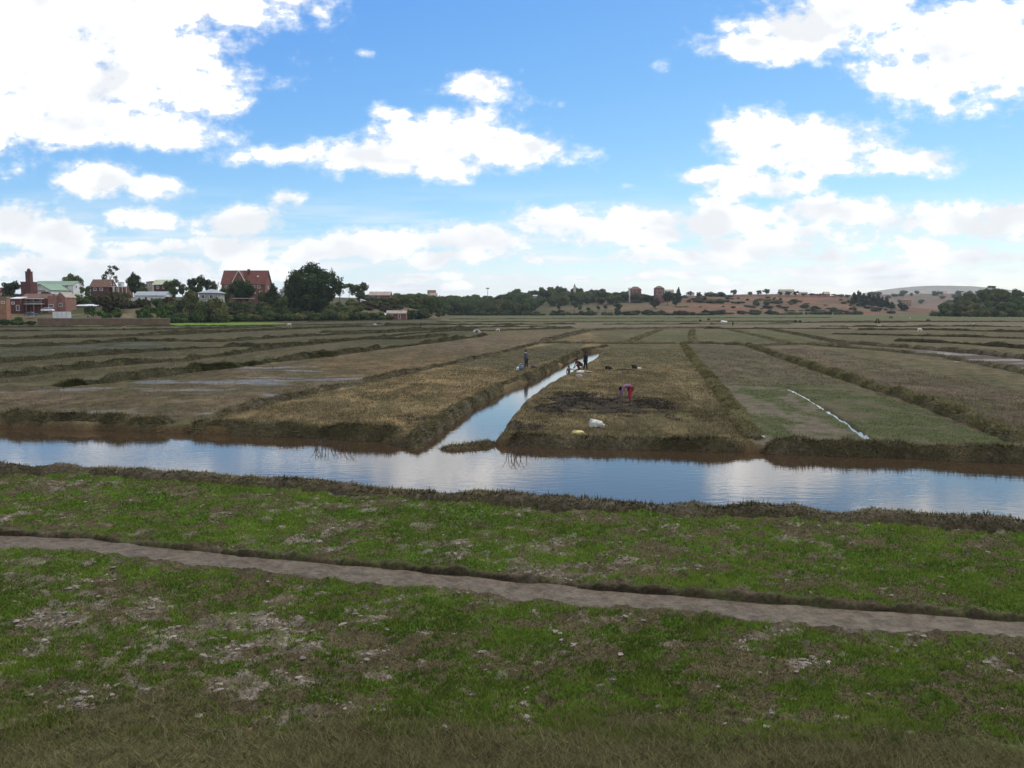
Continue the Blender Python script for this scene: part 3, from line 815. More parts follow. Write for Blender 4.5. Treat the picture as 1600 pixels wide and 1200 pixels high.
def bund(pl, w, h, seed, dens=260, green=False, gaps=0.0, bh=0.16, foot=-0.12, wob=0.3, name='field_bund', bald=.6):
    """a ridge of earth w wide and h high along the plan line pl, grown over with grass"""
    ymid = float(np.mean(np.asarray(pl)[:, 1]))
    x, y, t = resample(pl, max(0.12, ymid * 0.004))
    m = len(x)
    wa = (fbm(t * 0.35, t * 0 + seed, 3, seed) - .5) * wob
    tx, ty = np.gradient(x), np.gradient(y); q = np.hypot(tx, ty); nx, ny = -ty / q, tx / q
    x = x + nx * wa; y = y + ny * wa
    K = 13
    s = np.linspace(-1, 1, K)
    prof = (1 - np.abs(s) ** 2.4)
    hv = h * (0.35 + 1.3 * fbm(t * 0.45, t * 0, 3, seed + 3))
    if gaps: hv = hv * (1 - gaps + gaps * ss(.38, .55, fbm(t * 0.12, t * 0 + 3, 2, seed + 5)))
    Lt = min(.9, t[-1] * .3); ee = np.sqrt(ss(0, Lt, t) * ss(0, Lt, t[-1] - t))
    wv_ = w / 2 * (0.75 + 0.5 * fbm(t * 0.5, t * 0 + 5, 3, seed + 7))
    X = x[:, None] + nx[:, None] * s[None] * wv_[:, None]; Y = y[:, None] + ny[:, None] * s[None] * wv_[:, None]
    lump = (fbm(X * 1.1, Y * 1.1, 3, seed + 9) - .5) * 1.5 + (fbm(X * 3.6, Y * 3.6, 3, seed + 10) - .5) * .6
    Z = foot + ((hv[:, None] - foot) * prof[None] + lump * min(0.8 * h, .22) * np.sqrt(np.clip(prof[None], 0, 1))) * ee[:, None]
    G = np.stack([X, Y, Z], -1)
    V = G.reshape(-1, 3)
    id_ = np.arange(m * K).reshape(m, K)
    F = np.stack([id_[:-1, :-1], id_[1:, :-1], id_[1:, 1:], id_[:-1, 1:]], -1).reshape(-1, 4)
    gn = np.cross(np.gradient(G, axis=0), np.gradient(G, axis=1)); gn /= np.linalg.norm(gn, axis=2)[..., None] + 1e-9
    gn *= np.sign(gn[..., 2:3] + 1e-9)
    nb = int(min(70000, dens * 1.6 * t[-1] * w * min(1, (45 / ymid) ** 1.2)))
    r = rng.random(nb) * (m - 1.001); i0 = r.astype(int); fr = (r - i0)[:, None]
    c = rng.random(nb) * (K - 1.001); j0 = c.astype(int); fc = (c - j0)[:, None]
    p = (G[i0, j0] * (1 - fr) + G[i0 + 1, j0] * fr) * (1 - fc) + (G[i0, j0 + 1] * (1 - fr) + G[i0 + 1, j0 + 1] * fr) * fc
    nn = gn[i0, j0]
    out = np.stack([nx[i0], ny[i0], 0 * nx[i0]], 1) * np.where(c / (K - 1) > .5, 1, -1)[:, None]
    k = (p[:, 2] > max(foot * .8, WZ - .02)) & (rng.random(nb) < 1 - bald + bald * ss(.36, .52, fbm(p[:, 0] * 1.7 + seed, p[:, 1] * 1.7, 3, seed + 15)))
    p, nn, out = p[k], nn[k], out[k]; nb = len(p)
    big = max(1.0, ymid / 60)
    clump = fbm(p[:, 0] * 1.4, p[:, 1] * 1.4, 3, seed + 11)
    hh = (bh * (0.35 + 0.9 * clump) * (0.6 + .8 * rng.random(nb)))[:, None]
    tint = np.clip(-.12 + 1.05 * fbm(p[:, 0] * .9, p[:, 1] * .9, 3, seed + 13) + rng.normal(0, .13, nb), 0, 1)
    dr = out + rng.normal(0, .8, (nb, 3)); dr -= nn * (dr * nn).sum(1)[:, None]; dr /= np.linalg.norm(dr, axis=1)[:, None] + 1e-9
    wd = np.cross(nn, dr) * (0.016 * big)
    up = nn * (0.25 + .5 * rng.random((nb, 1)) + .7 * (rng.random((nb, 1)) < .2))
    V2 = np.stack([p - wd, p + wd, p + dr * hh + up * hh], 1).reshape(-1, 3)
    fn = np.cross(V2[1::3] - V2[0::3], V2[2::3] - V2[0::3]); fl_ = (fn * nn).sum(1) < 0
    F2 = np.arange(3 * nb).reshape(nb, 3); F2[fl_] = F2[fl_][:, [1, 0, 2]]
    T2 = np.repeat(tint, 3)
    nv = len(V)
    Vall = np.concatenate([V, V2]); fl = [tuple(f) for f in F.tolist()] + [tuple(f) for f in (F2 + nv).tolist()]
    o = mesh_np(name, Vall, fl, [M['bundsoil'], M['bundgrass_green' if green else 'bundgrass']],
                midx=np.concatenate([np.zeros(len(F), int), np.ones(len(F2), int)]), attrs={'tint': np.concatenate([np.full(nv, .3), T2])})
    o.data.polygons.foreach_set('use_smooth', np.concatenate([np.ones(len(F), bool), np.zeros(len(F2), bool)]))
    return tag(o, kind='structure')


bund(near_ridge, 1.2, 0.20, 201, 900, bh=.10, foot=-.35, name='canal_bank')
far_l = PL([(-900, 612), (-400, 630), (0, 650), (150, 653.5), (280, 657.5)], 0.1)
bund(far_l, 1.5, 0.27, 203, 600, bh=.2, foot=-.5, name='canal_bank')
bund(PL([(288, 658), (430, 663), (560, 668), (620, 671), (645, 669)], 0.1), 1.3, 0.18, 205, 600, bh=.18, foot=-.5, name='canal_bank')
bund(PL([(640, 680), (672, 661), (738, 621), (788, 598), (836, 581), (870, 565), (892, 554), (914, 546), (950, 540)], 0.1), .85, 0.19, 207, 600, bh=.16, foot=-.5, name='channel_bank')
bund(PL([(783, 679), (850, 682), (960, 685.5), (1080, 688.5), (1174, 691)], 0), 1.15, 0.12, 209, 600, bh=.18, foot=-.5, name='canal_bank')
bund(PL([(1184, 691), (1300, 695), (1400, 698), (1600, 706), (2000, 722), (2500, 744)], 0), 1.25, 0.2, 211, 600, bh=.2, foot=-.5, name='canal_bank')
bund(PL([(330, 652), (425, 628), (500, 610), (560, 599), (625, 585), (700, 569), (800, 547), (838, 537)], 0), 1.0, .24, 213, 420, gaps=.35)
bund(PL([(850, 533), (880, 526), (918, 517), (960, 515), (1060, 513), (1130, 513)], 0), 2.2, .42, 215, 300)
bund(PL([(835, 536), (900, 536.5), (1000, 537.5), (1060, 537)], 0), 1.3, .3, 217, 300, green=True)
bund(PL([(1068, 538), (1088, 566), (1118, 602), (1150, 645), (1176, 686)], 0), 1.15, .15, 219, 600, green=True, bh=.16)
bund(PL([(1060, 537), (1110, 537), (1165, 540)], 0), 1.4, .38, 221, 300)
bund(PL([(1168, 540), (1240, 565), (1320, 592), (1400, 617), (1500, 652), (1600, 692)], 0), 1.1, .34, 223, 700, green=True, bh=.2)
bund(PL([(1180, 540), (1260, 538), (1330, 539)], 0), 1.3, .3, 225, 300)
bund(PL([(1262, 539), (1360, 546), (1460, 556), (1530, 568), (1620, 587), (1800, 620)], 0), 1.2, .24, 227, 400, green=True)
bund(PL([(1330, 537), (1420, 544), (1520, 552), (1620, 563), (1800, 582)], 0), 1.5, .4, 229, 300)
bund(PL([(979, 536), (1005, 526), (1032, 515.5)], 0), 1.6, .3, 231, 300, green=True)
bund(PL([(1085, 536), (1080, 525), (1082, 515)], 0), 1.6, .2, 233, 200, green=True)
bund(PL([(1205, 515), (1250, 523), (1300, 533), (1325, 537)], 0), 2.6, .22, 235, 300)
bund(PL([(1230, 535), (1180, 524), (1140, 515)], 0), 2.0, .2, 236, 200, green=True)
for i, (pts, w_, h_) in enumerate([([(88, 604), (112, 602), (136, 601)], 1.6, .5), ([(190, 594), (205, 592.5), (222, 591)], 1.5, .6), ([(292, 581), (330, 577), (368, 573)], 1.9, .75), ([(452, 562), (485, 559), (522, 556)], 2.0, .8),
                                   ([(385, 572), (395, 570), (406, 569)], 1.4, .5), ([(160, 571), (190, 569), (215, 567)], 1.6, .6)]):
    o = bund(PL(pts), w_ * .85, h_ * .6, 260 + i * 5, 900, bh=.22, wob=.1, bald=0)
    o.data.materials[1] = M['bundgrass_dark']; o.data.materials[0] = M['bundsoil_dark']
left_rows = [
    ([(-300, 582), (0, 567), (60, 562), (150, 555), (300, 545), (420, 540)], 1.5, .32, .6),
    ([(-300, 612), (0, 590), (115, 577), (190, 570), (280, 564), (365, 554), (415, 546), (520, 535), (650, 521), (740, 515)], 1.5, .36, .6),
    ([(80, 604), (112, 602), (205, 593), (270, 585), (330, 577), (390, 570), (485, 559), (600, 545), (690, 534), (760, 524)], 1.6, .42, .8),
    ([(-300, 538), (0, 530), (150, 527), (300, 522), (450, 515), (560, 510)], 1.9, .36, .5),
    ([(-200, 548), (90, 540), (210, 533), (350, 534), (450, 527), (550, 522), (640, 518), (750, 513)], 1.9, .38, .5),
    ([(350, 541), (430, 542), (475, 537), (550, 530), (640, 530), (700, 524)], 1.8, .36, .5),
    ([(-300, 524), (0, 518), (200, 516), (330, 514), (430, 511)], 2.2, .36, .5),
    ([(230, 521), (400, 517), (520, 512), (680, 508)], 2.2, .36, .5),
    ([(500, 520), (600, 517), (720, 512), (860, 510)], 2.2, .4, .5),
    ([(700, 517), (770, 517), (850, 514.5), (900, 513)], 2.2, .42, .6),
    ([(600, 507), (700, 508), (800, 507.5), (900, 506.5)], 2.4, .36, .6),
    ([(-100, 512), (100, 511), (250, 510), (450, 508.5), (600, 506)], 2.4, .3, .6),
    ([(680, 503.5), (800, 503), (1000, 502.5), (1250, 502.5)], 2.6, .26, .7),
    ([(1300, 502), (1450, 503), (1600, 503), (1800, 503)], 2.6, .3, .7),
    ([(940, 507), (1100, 506.6), (1240, 506.5)], 2.4, .26, .7),
    ([(1200, 505), (1300, 504), (1420, 504)], 2.4, .3, .6),
    ([(1280, 510), (1400, 511), (1480, 510), (1600, 511)], 2.4, .36, .6),
    ([(1340, 516), (1440, 515), (1540, 518), (1700, 521)], 2.2, .36, .5),
    ([(1300, 522), (1420, 525), (1520, 527), (1700, 532)], 2.0, .34, .5),
    ([(1400, 533), (1500, 537), (1620, 546), (1700, 551)], 1.8, .36, .4),
    ([(1100, 513.5), (1180, 514), (1260, 513.5), (1330, 514)], 2.2, .3, .6),
    ([(480, 503), (560, 501.5), (680, 499)], 2.6, .3, .5),
    ([(700, 499), (900, 497.5), (1100, 497), (1300, 496.5)], 3.0, .25, .7),
]
for i, (pl, w, h, gp) in enumerate(left_rows):
    o = bund(PL(pl), w * .8, h * 1.2, 300 + 7 * i, 420, gaps=gp, wob=.9, bald=0)
    o.data.materials[1] = M['bundgrass_dark']; o.data.materials[0] = M['bundsoil_dark']  # darker grass and earth, with the bunds' shadow lines put into the colour


# mud bars that close the mouth of the side channel
def mudbar(pl, w, h, seed):
    o = bund(pl, w, h, seed, 500, bh=.14, foot=-.6, wob=.5, name='mud_bar')
    o.data.materials[0] = M['mudbar']; o.data.materials[1] = M['bundgrass']
bund_z = WZ
mudbar(PL([(588, 684), (606, 691), (630, 697), (660, 702)], WZ), .8, WZ + .20, 403)
mudbar(PL([(676, 703), (702, 702), (732, 700), (785, 693)], WZ), .8, WZ + .20, 403)

# ------------------------------------------------------------------ hills
def yb_left(x): return np.interp(x, [-900, -150, -130, -122, -112, -76, -56, -45, -25, 0], [284, 286, 325, 338, 356, 400, 448, 515, 640, 760])
def yb_mid(x): return np.interp(x, [-400, -60, 60, 200, 300, 520, 620, 900], [700, 735, 745, 770, 860, 930, 1000, 1400])
def yb_right(x): return np.interp(x, [200, 290, 318, 340, 420, 700, 1200], [1400, 900, 640, 600, 585, 600, 640])


def h_left(x, y):
    s = y - yb_left(x)
    hgt = np.clip(s, 0, 1e9) * 0.115
    cr = 13.2 + 2.0 * np.sin(x * .02)
    hh = cr * (1 - np.exp(-hgt / cr * 1.25)) * np.clip(s / 12, 0, 1) ** .5
    return np.where(s > 0, hh * ss(-0.070, -0.120, x / np.maximum(y, 1)), s * .4)


def h_mid(x, y):
    s = y - yb_mid(x)
    cr = np.interp(x, [-500, -250, -90, 0, 90, 225, 320, 404, 450, 500, 540, 575, 620, 800], [20, 21, 19, 20, 22, 24, 27, 29, 28, 24, 16, 8, 2, 0])
    return np.where(s > 0, cr * ss(-40, 330, s) * np.clip(s / 60, 0, 1), s * .2)


def h_right(x, y):
    s = y - yb_right(x)
    cr = np.interp(x, [250, 318, 335, 390, 480, 700, 1200], [-3, -3, 5, 13, 18, 22, 25])
    return np.where(s > 0, (cr + 4) * ss(-10, 170, s) * ss(.505, .56, x / np.maximum(y, 1)) - 3, s * .2 - 1)


def h_back(x, y):
    s = y - 1500
    cr = np.interp(x, [300, 500, 700, 1000, 1400, 2500], [12, 24, 38, 46, 52, 60])
    return np.where(s > 0, cr * ss(0, 700, s), s * .1)


def h_far(x, y):
    r = np.hypot((x - 2430) / 720, (y - 4700) / 900)
    return 142 * np.clip(1 - r ** 2, -0.3, 1) + 6 * (fbm(x * .004, y * .004, 3, 7) - .5)


HILLS = [h_left, h_mid, h_right, h_back, h_far]


def terr(x, y):
    x = np.atleast_1d(np.asarray(x, float)); y = np.atleast_1d(np.asarray(y, float))
    z = np.zeros(x.shape)
    for h in HILLS: z = np.maximum(z, h(x, y) + hn(x, y) * (h(x, y) > .5))
    return float(z[0]) if len(z) == 1 else z


def hn(x, y): return (fbm(x * .035, y * .035, 4, 501) - .5) * 1.6


def hill(name, fn, x0, x1, y0, y1, nx, ny, colfn):
    xs = np.linspace(x0, x1, nx); yv_ = np.linspace(y0, y1, ny)
    X, Y = np.meshgrid(xs, yv_); X = X.ravel(); Y = Y.ravel()
    Z = fn(X, Y); Z = Z + hn(X, Y) * np.clip(Z - .2, 0, 1) - 0.25
    Z = np.maximum(Z, -3)
    id_ = np.arange(nx * ny).reshape(ny, nx)
    F = np.stack([id_[:-1, :-1], id_[:-1, 1:], id_[1:, 1:], id_[1:, :-1]], -1).reshape(-1, 4)
    k = (Z.ravel()[F].max(1) > -1.5)
    return tag(mesh_np(name, np.stack([X, Y, Z], 1), F[k], M['hill'], smooth=True, cols=colfn(X, Y, Z)), kind='structure')


def c_left(x, y, z):
    a = ss(.4, .6, fbm(x * .06, y * .06, 4, 511))[:, None]
    return np.array((0.045, 0.052, 0.024)) * (1 - a) + np.array((0.105, 0.085, 0.05)) * a


def c_mid(x, y, z):
    a = ss(.38, .62, fbm(x * .012, y * .02, 4, 521))[:, None]
    c = np.array((0.112, 0.080, 0.048)) * (1 - a) + np.array((0.082, 0.066, 0.037)) * a
    # red laterite cuts high on the right and along the foot
    r = ss(.42, .56, fbm(x * .010 + 3, y * .03, 4, 523)) * ss(120, 230, x) * ss(11, 18, z)
    r2 = ss(.50, .60, fbm(x * .018 + 9, y * .05, 3, 525)) * ss(110, 200, x) * 0.75
    r = np.maximum(r, r2)[:, None]
    k = fbm(x * .03, y * .09, 3, 527)[:, None]
    c = c * (1 - r) + (np.array((0.105, 0.038, 0.024)) * (1 - k) + np.array((0.150, 0.072, 0.043)) * k) * r
    gsc = ss(.55, .65, fbm(x * .02 + 5, y * .07, 4, 529))[:, None] * .7
    c = c * (1 - gsc) + np.array((0.062, 0.062, 0.032)) * gsc
    w = np.maximum(ss(70, 15, x), ss(150, 215, y - yb_mid(x)) * ss(230, 170, x))[:, None]                                    # wooded end: leaf litter
    return c * (1 - w * .8) + np.array((0.034, 0.042, 0.018)) * w * .8


def c_right(x, y, z): return np.full((len(x), 3), .045) * np.array((1, 1.1, .6)) + 0 * x[:, None]


def c_back(x, y, z):
    a = ss(.42, .6, fbm(x * .006, y * .02, 4, 531))[:, None]
    return np.array((0.095, 0.080, 0.052)) * (1 - a) + np.array((0.125, 0.072, 0.05)) * a


def c_far(x, y, z):
    a = fbm(x * .004, y * .004, 4, 541)[:, None]
    return np.array((0.15, 0.145, 0.11)) * (1 - a) + np.array((0.24, 0.225, 0.18)) * a


hill('hill', h_left, -900, 40, 270, 1000, 300, 240, c_left)
hill('hill', h_mid, -500, 800, 690, 1500, 320, 220, c_mid)
hill('hill', h_right, 210, 1200, 575, 1300, 160, 130, c_right)
hill('hill', h_back, 200, 2600, 1450, 3000, 160, 100, c_back)
hill('distant_hill', h_far, 1500, 3400, 3600, 5800, 120, 90, c_far)

# ------------------------------------------------------------------ trees and shrubs
G3 = ((0, (0.010, 0.016, 0.007)), (.4, (0.024, 0.038, 0.013)), (.75, (0.045, 0.066, 0.021)), (1, (0.08, 0.10, 0.032)))
M['leaf_dark'] = leaf_mat('dark_leaves', [(0, (0.017, 0.028, 0.014)), (.5, (0.042, 0.066, 0.026)), (1, (0.09, 0.125, 0.046))], .2)
M['leaf_mid'] = leaf_mat('green_leaves', [(0, (0.034, 0.050, 0.020)), (.5, (0.080, 0.112, 0.039)), (1, (0.16, 0.19, 0.07))], .2)
M['leaf_olive'] = leaf_mat('olive_leaves', [(0, (0.046, 0.052, 0.023)), (.5, (0.115, 0.122, 0.048)), (1, (0.21, 0.205, 0.085))], .2)
M['leaf_brown'] = leaf_mat('brownish_leaves', [(0, (0.03, 0.028, 0.018)), (.5, (0.068, 0.062, 0.034)), (1, (0.12, 0.105, 0.058))], .2)
M['leaf_bright'] = leaf_mat('bright_leaves', [(0, (0.025, 0.05, 0.014)), (.5, (0.055, 0.11, 0.022)), (1, (0.11, 0.17, 0.045))], .3)
M['bark'] = noisy('bark', (0.05, 0.04, 0.03), (0.13, 0.10, 0.075), 5.0, 0.95, 0.5, 0.03, stretch=(1, 1, .3))
M['bark_pale'] = noisy('pale_bark', (0.16, 0.14, 0.12), (0.33, 0.30, 0.26), 4.0, 0.9, 0.4, 0.02, stretch=(1, 1, .3))


def crown_mesh(clumps, leaf, dens, seed, jit=.55):
    """leaf tufts spread over the shells of the clumps; returns verts, quads, tint"""
    r_ = np.random.default_rng(seed)
    Vs, Ts = [], []
    for (cx, cy, cz, rx, rz) in clumps:
        n = max(12, int(dens * (rx * rx + 2 * rx * rz) * 4.2))
        d = r_.normal(size=(n, 3)); d /= np.linalg.norm(d, axis=1)[:, None]
        rad = 1 - 0.42 * r_.random(n) ** 1.8 + 0.10 * r_.normal(size=n)
        rad *= 0.74 + 0.50 * vn(d[:, 0] * 2.2 + cx * 3, d[:, 2] * 2.2 + d[:, 1] * 1.7 + cz, seed)
        c = np.array([cx, cy, cz]) + d * rad[:, None] * np.array([rx, rx, rz])
        nrm = d + r_.normal(size=(n, 3)) * jit; nrm /= np.linalg.norm(nrm, axis=1)[:, None]
        a = np.cross(nrm, r_.normal(size=(n, 3))); a /= np.linalg.norm(a, axis=1)[:, None] + 1e-9
        b = np.cross(nrm, a)
        s = leaf * (0.5 + r_.random(n))[:, None]
        q = np.stack([c - a * s, c - b * s * .55, c + a * s, c + b * s * .6], 1)
        Vs.append(q.reshape(-1, 3))
        t = np.clip(.42 + r_.normal() * .10 + r_.normal(size=n) * .2, 0, 1)
        Ts.append(np.repeat(t, 4))
    V = np.concatenate(Vs); T = np.concatenate(Ts)
    return V, np.arange(len(V)).reshape(-1, 4), T


def clumps_round(w, h0, h1, n, seed, r=(.28, .42), flat=1.0, bias=0.0):
    rr = random.Random(seed); out = []
    H = h1 - h0; zc = (h0 + h1) / 2
    for i in range(n):
        while True:
            x, y, z = rr.uniform(-1, 1), rr.uniform(-1, 1), rr.uniform(-1, 1)
            if .25 < x * x + y * y + z * z < 1: break
        k = rr.uniform(*r) * min(w, H) / 2
        zz = zc + z * (H / 2 - k * .8) + bias * (abs(x) * H * -.1)
        out.append((x * (w / 2 - k * .8), y * (w / 2 - k * .8), zz, k, k * flat * rr.uniform(.8, 1.1)))
    return out


def trunk_mb(h, r, clumps, limbs=5, lean=0.0, mi=0):
    mb = MB()
    top = (lean * h, 0, h * .62)
    mb.tube([(0, 0, -1.0), (0, 0, 0.05 * h), (lean * h * .5, .02 * h, .32 * h), top], [r * 1.5, r * 1.1, r * .85, r * .55], 8, mi)
    cs = sorted(clumps, key=lambda c: c[2])
    for i in range(min(limbs, len(cs))):
        c = cs[i * len(cs) // max(1, limbs)]
        z0 = max(.2 * h, min(c[2] - .12 * h, .6 * h)) * .9
        mb.tube([(lean * z0, 0, z0), ((c[0]) * .5, c[1] * .5, (z0 + c[2]) / 2), (c[0], c[1], c[2])], [r * .5, r * .34, r * .15], 6, mi)
    return mb


PROTO = {}


def proto(key, nomh, nomw, clumps, leaf, dens, seed, lmat, bmat, r, limbs=5, lean=0.0, jit=.55):
    V, F, T = crown_mesh(clumps, leaf, dens, seed, jit)
    tm = trunk_mb(nomh, r, clumps, limbs, lean)
    PROTO[key] = dict(h=nomh, w=nomw, V=V, F=F, T=T, tm=tm, lm=M[lmat], bm=M[bmat], crown=None, trunk=None, one=None)


def thing_tree(name, key, loc, sx, sz, rz, label, cat='tree', group=None, parts=True):
    p = PROTO[key]
    if parts:
        o = empty(name, loc, rz); o.scale = (sx, sx, sz)
        if p['crown'] is None:
            c = mesh_np('crown', p['V'], p['F'], p['lm'], o, attrs={'tint': p['T']}); t = p['tm'].build('trunk', p['bm'], o, True)
            p['crown'], p['trunk'] = c, t
        else:
            for q in (p['crown'], p['trunk']):
                n = q.copy(); link(n, o)
    else:
        if p['one'] is None:
            nv = len(p['V']); tv = np.array(p['tm'].v)
            fl = p['F'].tolist() + [[i + nv for i in f] for f in p['tm'].f]
            o = mesh_np(name, np.concatenate([p['V'], tv]), fl, [p['lm'], p['bm']], midx=[0] * len(p['F']) + [1] * len(p['tm'].f),
                        attrs={'tint': np.concatenate([p['T'], np.zeros(len(tv))])})
            p['one'] = o
        else:
            o = p['one'].copy(); o.name = name; link(o)
        o.location = loc; o.rotation_euler = (0, 0, rz); o.scale = (sx, sx, sz)
    for k_ in ('label', 'category', 'group', 'kind'):
        if k_ in o: del o[k_]
    return tag(o, label, cat, group)


for i in range(4):
    proto(f'broad{i}', 9, 9, clumps_round(9, 2.0, 9, 15, 40 + i), .36, 9, 600 + i, ('leaf_dark', 'leaf_mid', 'leaf_mid', 'leaf_olive')[i], 'bark', .28)
for i in range(4):
    proto(f'wood{i}', 9, 9, clumps_round(9, .0, 9, 16, 70 + i, (.3, .46)), .38, 9, 710 + i, ('leaf_mid', 'leaf_olive', 'leaf_mid', 'leaf_dark')[i], 'bark', .28, 3)
for i in range(2):
    proto(f'darkround{i}', 9, 9, clumps_round(9, 1.0, 9, 17, 50 + i), .34, 11, 620 + i, 'leaf_dark', 'bark', .3)
# the great dark tree: many fused heads
fc = [(-9.5, 0, 12.5, 3.0, 3.6), (-6.5, -2, 16.5, 3.2, 3.0), (-3.5, 1, 18.5, 3.0, 2.6), (0.2, -1, 20.2, 3.0, 2.9), (3.6, 1, 17.6, 3.2, 2.6), (7.2, -1, 15.8, 3.2, 2.8),
      (10.3, 1, 13.6, 2.3, 2.4), (12.4, 0, 12.6, 1.5, 1.5), (10.8, -1, 10.3, 2.0, 2.0), (-8.8, -3, 8.5, 3.4, 4.0), (-4.5, -4, 11.5, 4.2, 4.6), (0.5, -4.5, 13.5, 4.4, 4.8),
      (5.5, -4, 11.5, 4.2, 4.4), (-5.5, -3, 5.5, 3.6, 3.6), (0, -4, 6.8, 4.2, 4.4), (5.0, -3, 6.6, 3.6, 4.2), (-9.8, 0, 5.0, 2.4, 3.2), (7.8, -2, 8.6, 2.6, 2.8), (-1.5, 3, 12, 5, 5),
      (3, 4, 9, 4, 5), (-6, 4, 9, 4, 5), (2.0, -3, 3.2, 2.6, 2.2), (-3.5, -3, 2.6, 2.6, 2.0), (-8.6, 1, 15.2, 1.8, 1.8), (8.6, 1, 17.4, 1.4, 1.3)]
proto('ficus', 23, 26, fc, .46, 5.6, 640, 'leaf_dark', 'bark', .9, 10)
ec = [(-2.6, 0, 9.0, 1.5, 1.3), (-3.2, 0, 7.4, 1.2, 1.0), (-1.4, .5, 10.6, 1.2, 1.0), (0.3, 0, 11.6, 1.1, .9), (2.4, 0, 13.0, 1.2, .8), (3.6, 0, 12.2, 1.0, .7), (1.6, -.4, 10.2, 1.0, .8),
      (2.6, 0, 8.4, 1.1, .9), (3.2, 0, 7.0, .9, .8), (0.2, 0, 13.2, .8, .6), (-.6, 0, 5.2, 1.1, .7), (1.4, 0, 4.6, 1.2, .8), (-2.2, 0, 5.0, .9, .6)]
proto('euca', 14, 8.5, ec, .3, 7, 650, 'leaf_dark', 'bark_pale', .2, 13)
proto('cone0', 10, 6, [(0, 0, 8.8, .7, 1.1), (.2, .2, 7.4, 1.3, 1.2), (-.3, 0, 6.0, 1.8, 1.4), (.5, .3, 4.6, 2.2, 1.5), (-.6, -.5, 3.2, 2.5, 1.6), (.7, 0, 2.2, 2.6, 1.4), (-1.2, .6, 4.4, 1.5, 1.3)], .32, 11, 660, 'leaf_dark', 'bark', .22, 3)
proto('flat0', 8, 9, [(-2.8, 0, 6.6, 1.5, .5), (-.8, .8, 7.2, 1.8, .55), (1.3, -.6, 7.1, 1.8, .55), (3.1, .3, 6.5, 1.4, .5), (0, -1.6, 6.8, 1.4, .5), (.3, 2.0, 6.7, 1.3, .5)], .26, 12, 670, 'leaf_mid', 'bark', .16, 6)
for i, (lm, sd_) in enumerate((('leaf_mid', 1), ('leaf_olive', 2), ('leaf_brown', 3), ('leaf_dark', 4))):
    proto(f'bush{i}', 4, 6, clumps_round(6, -.4, 4, 12, 80 + sd_, (.4, .6)), .26, 14, 680 + i, lm, 'bark', .1, 3)
proto('orchard0', 5, 4.5, clumps_round(4.5, 1.6, 5, 8, 91, (.4, .6)), .26, 13, 690, 'leaf_mid', 'bark', .16, 4)
proto('sparse0', 8, 6, clumps_round(6.5, 2.5, 8, 9, 95, (.2, .3)), .24, 6, 692, 'leaf_olive', 'bark', .15, 9)
# banana clump: long arching blades from short stems
r_ = random.Random(5); bv, bf, bt = [], [], []
for k in range(7):
    x0, y0 = r_.uniform(-2.2, 2.2), r_.uniform(-1.2, 1.2)
    for j in range(9):
        a = r_.uniform(0, 6.28); ln = r_.uniform(1.4, 2.4); up = r_.uniform(.5, 1.5); zz = r_.uniform(.9, 1.7); wd = r_.uniform(.2, .32)
        ca, sa = math.cos(a), math.sin(a); b0 = len(bv); tn_ = r_.random()
        for q in range(5):
            u = q / 4; rr_ = ln * u * .8; hz = zz + up * math.sin(u * 2.3) * 1.0; ww = wd * math.sin(.25 + u * 2.7)
            bv += [(x0 + ca * rr_ - sa * ww, y0 + sa * rr_ + ca * ww, hz), (x0 + ca * rr_ + sa * ww, y0 + sa * rr_ - ca * ww, hz)]; bt += [tn_, tn_ * .8]
        bf += [(b0 + 2 * q, b0 + 2 * q + 1, b0 + 2 * q + 3, b0 + 2 * q + 2) for q in range(4)]
tb = MB()
tb.tube([(-1.9, .2, -.2), (-1.8, -.3, 1.3), (-1.2, 0, .1), (-.9, .3, 1.4), (-.3, 0, .1), (0, -.3, 1.4), (.5, 0, .1), (.9, .3, 1.3), (1.4, 0, .1), (1.8, -.3, 1.4)], .11, 6)
PROTO['banana'] = dict(h=3.2, w=6.5, V=np.array(bv), F=np.array(bf), T=np.array(bt), tm=tb, lm=M['leaf_bright'], bm=M['leaf_olive'], crown=None, trunk=None, one=None)
# palm: slender stem with a tuft
r_ = random.Random(9); bv, bf, bt = [], [], []
for j in range(26):
    a = r_.uniform(0, 6.28); el = r_.uniform(-.3, 1.2); ln = r_.uniform(1.6, 2.4); ca, sa = math.cos(a), math.sin(a); b0 = len(bv); tn_ = r_.random()
    for q in range(5):
        u = q / 4; rr_ = ln * u * math.cos(el * (1 - u * .4)); hz = 10 + ln * (math.sin(el) * u - .55 * u * u); ww = .22 * math.sin(.2 + u * 2.8)
        bv += [(ca * rr_ - sa * ww, sa * rr_ + ca * ww, hz), (ca * rr_ + sa * ww, sa * rr_ - ca * ww, hz)]; bt += [tn_, tn_]
    bf += [(b0 + 2 * q, b0 + 2 * q + 1, b0 + 2 * q + 3, b0 + 2 * q + 2) for q in range(4)]
tb = MB(); tb.tube([(0, 0, -1), (.1, 0, 5), (0, 0, 10.1)], [.22, .16, .14], 7)
PROTO['palm'] = dict(h=11, w=4.5, V=np.array(bv), F=np.array(bf), T=np.array(bt), tm=tb, lm=M['leaf_dark'], bm=M['bark'], crown=None, trunk=None, one=None)
# leafless tree
r_ = random.Random(13); tb = MB()


def twig(p, d, ln, r, lev):
    e = p + d * ln; m = (p + e) / 2 + Vector((r_.uniform(-.1, .1), r_.uniform(-.1, .1), 0)) * ln
    tb.tube([p, m, e], [r, r * .8, r * .55], 5 if lev else 6)
    if lev < 4:
        for _ in range(3 if lev else 4):
            nd = (d + Vector((r_.uniform(-.8, .8), r_.uniform(-.8, .8), r_.uniform(-.15, .5)))).normalized()
            twig(e if lev else p + d * ln * r_.uniform(.55, 1), nd, ln * r_.uniform(.55, .75), r * .55, lev + 1)


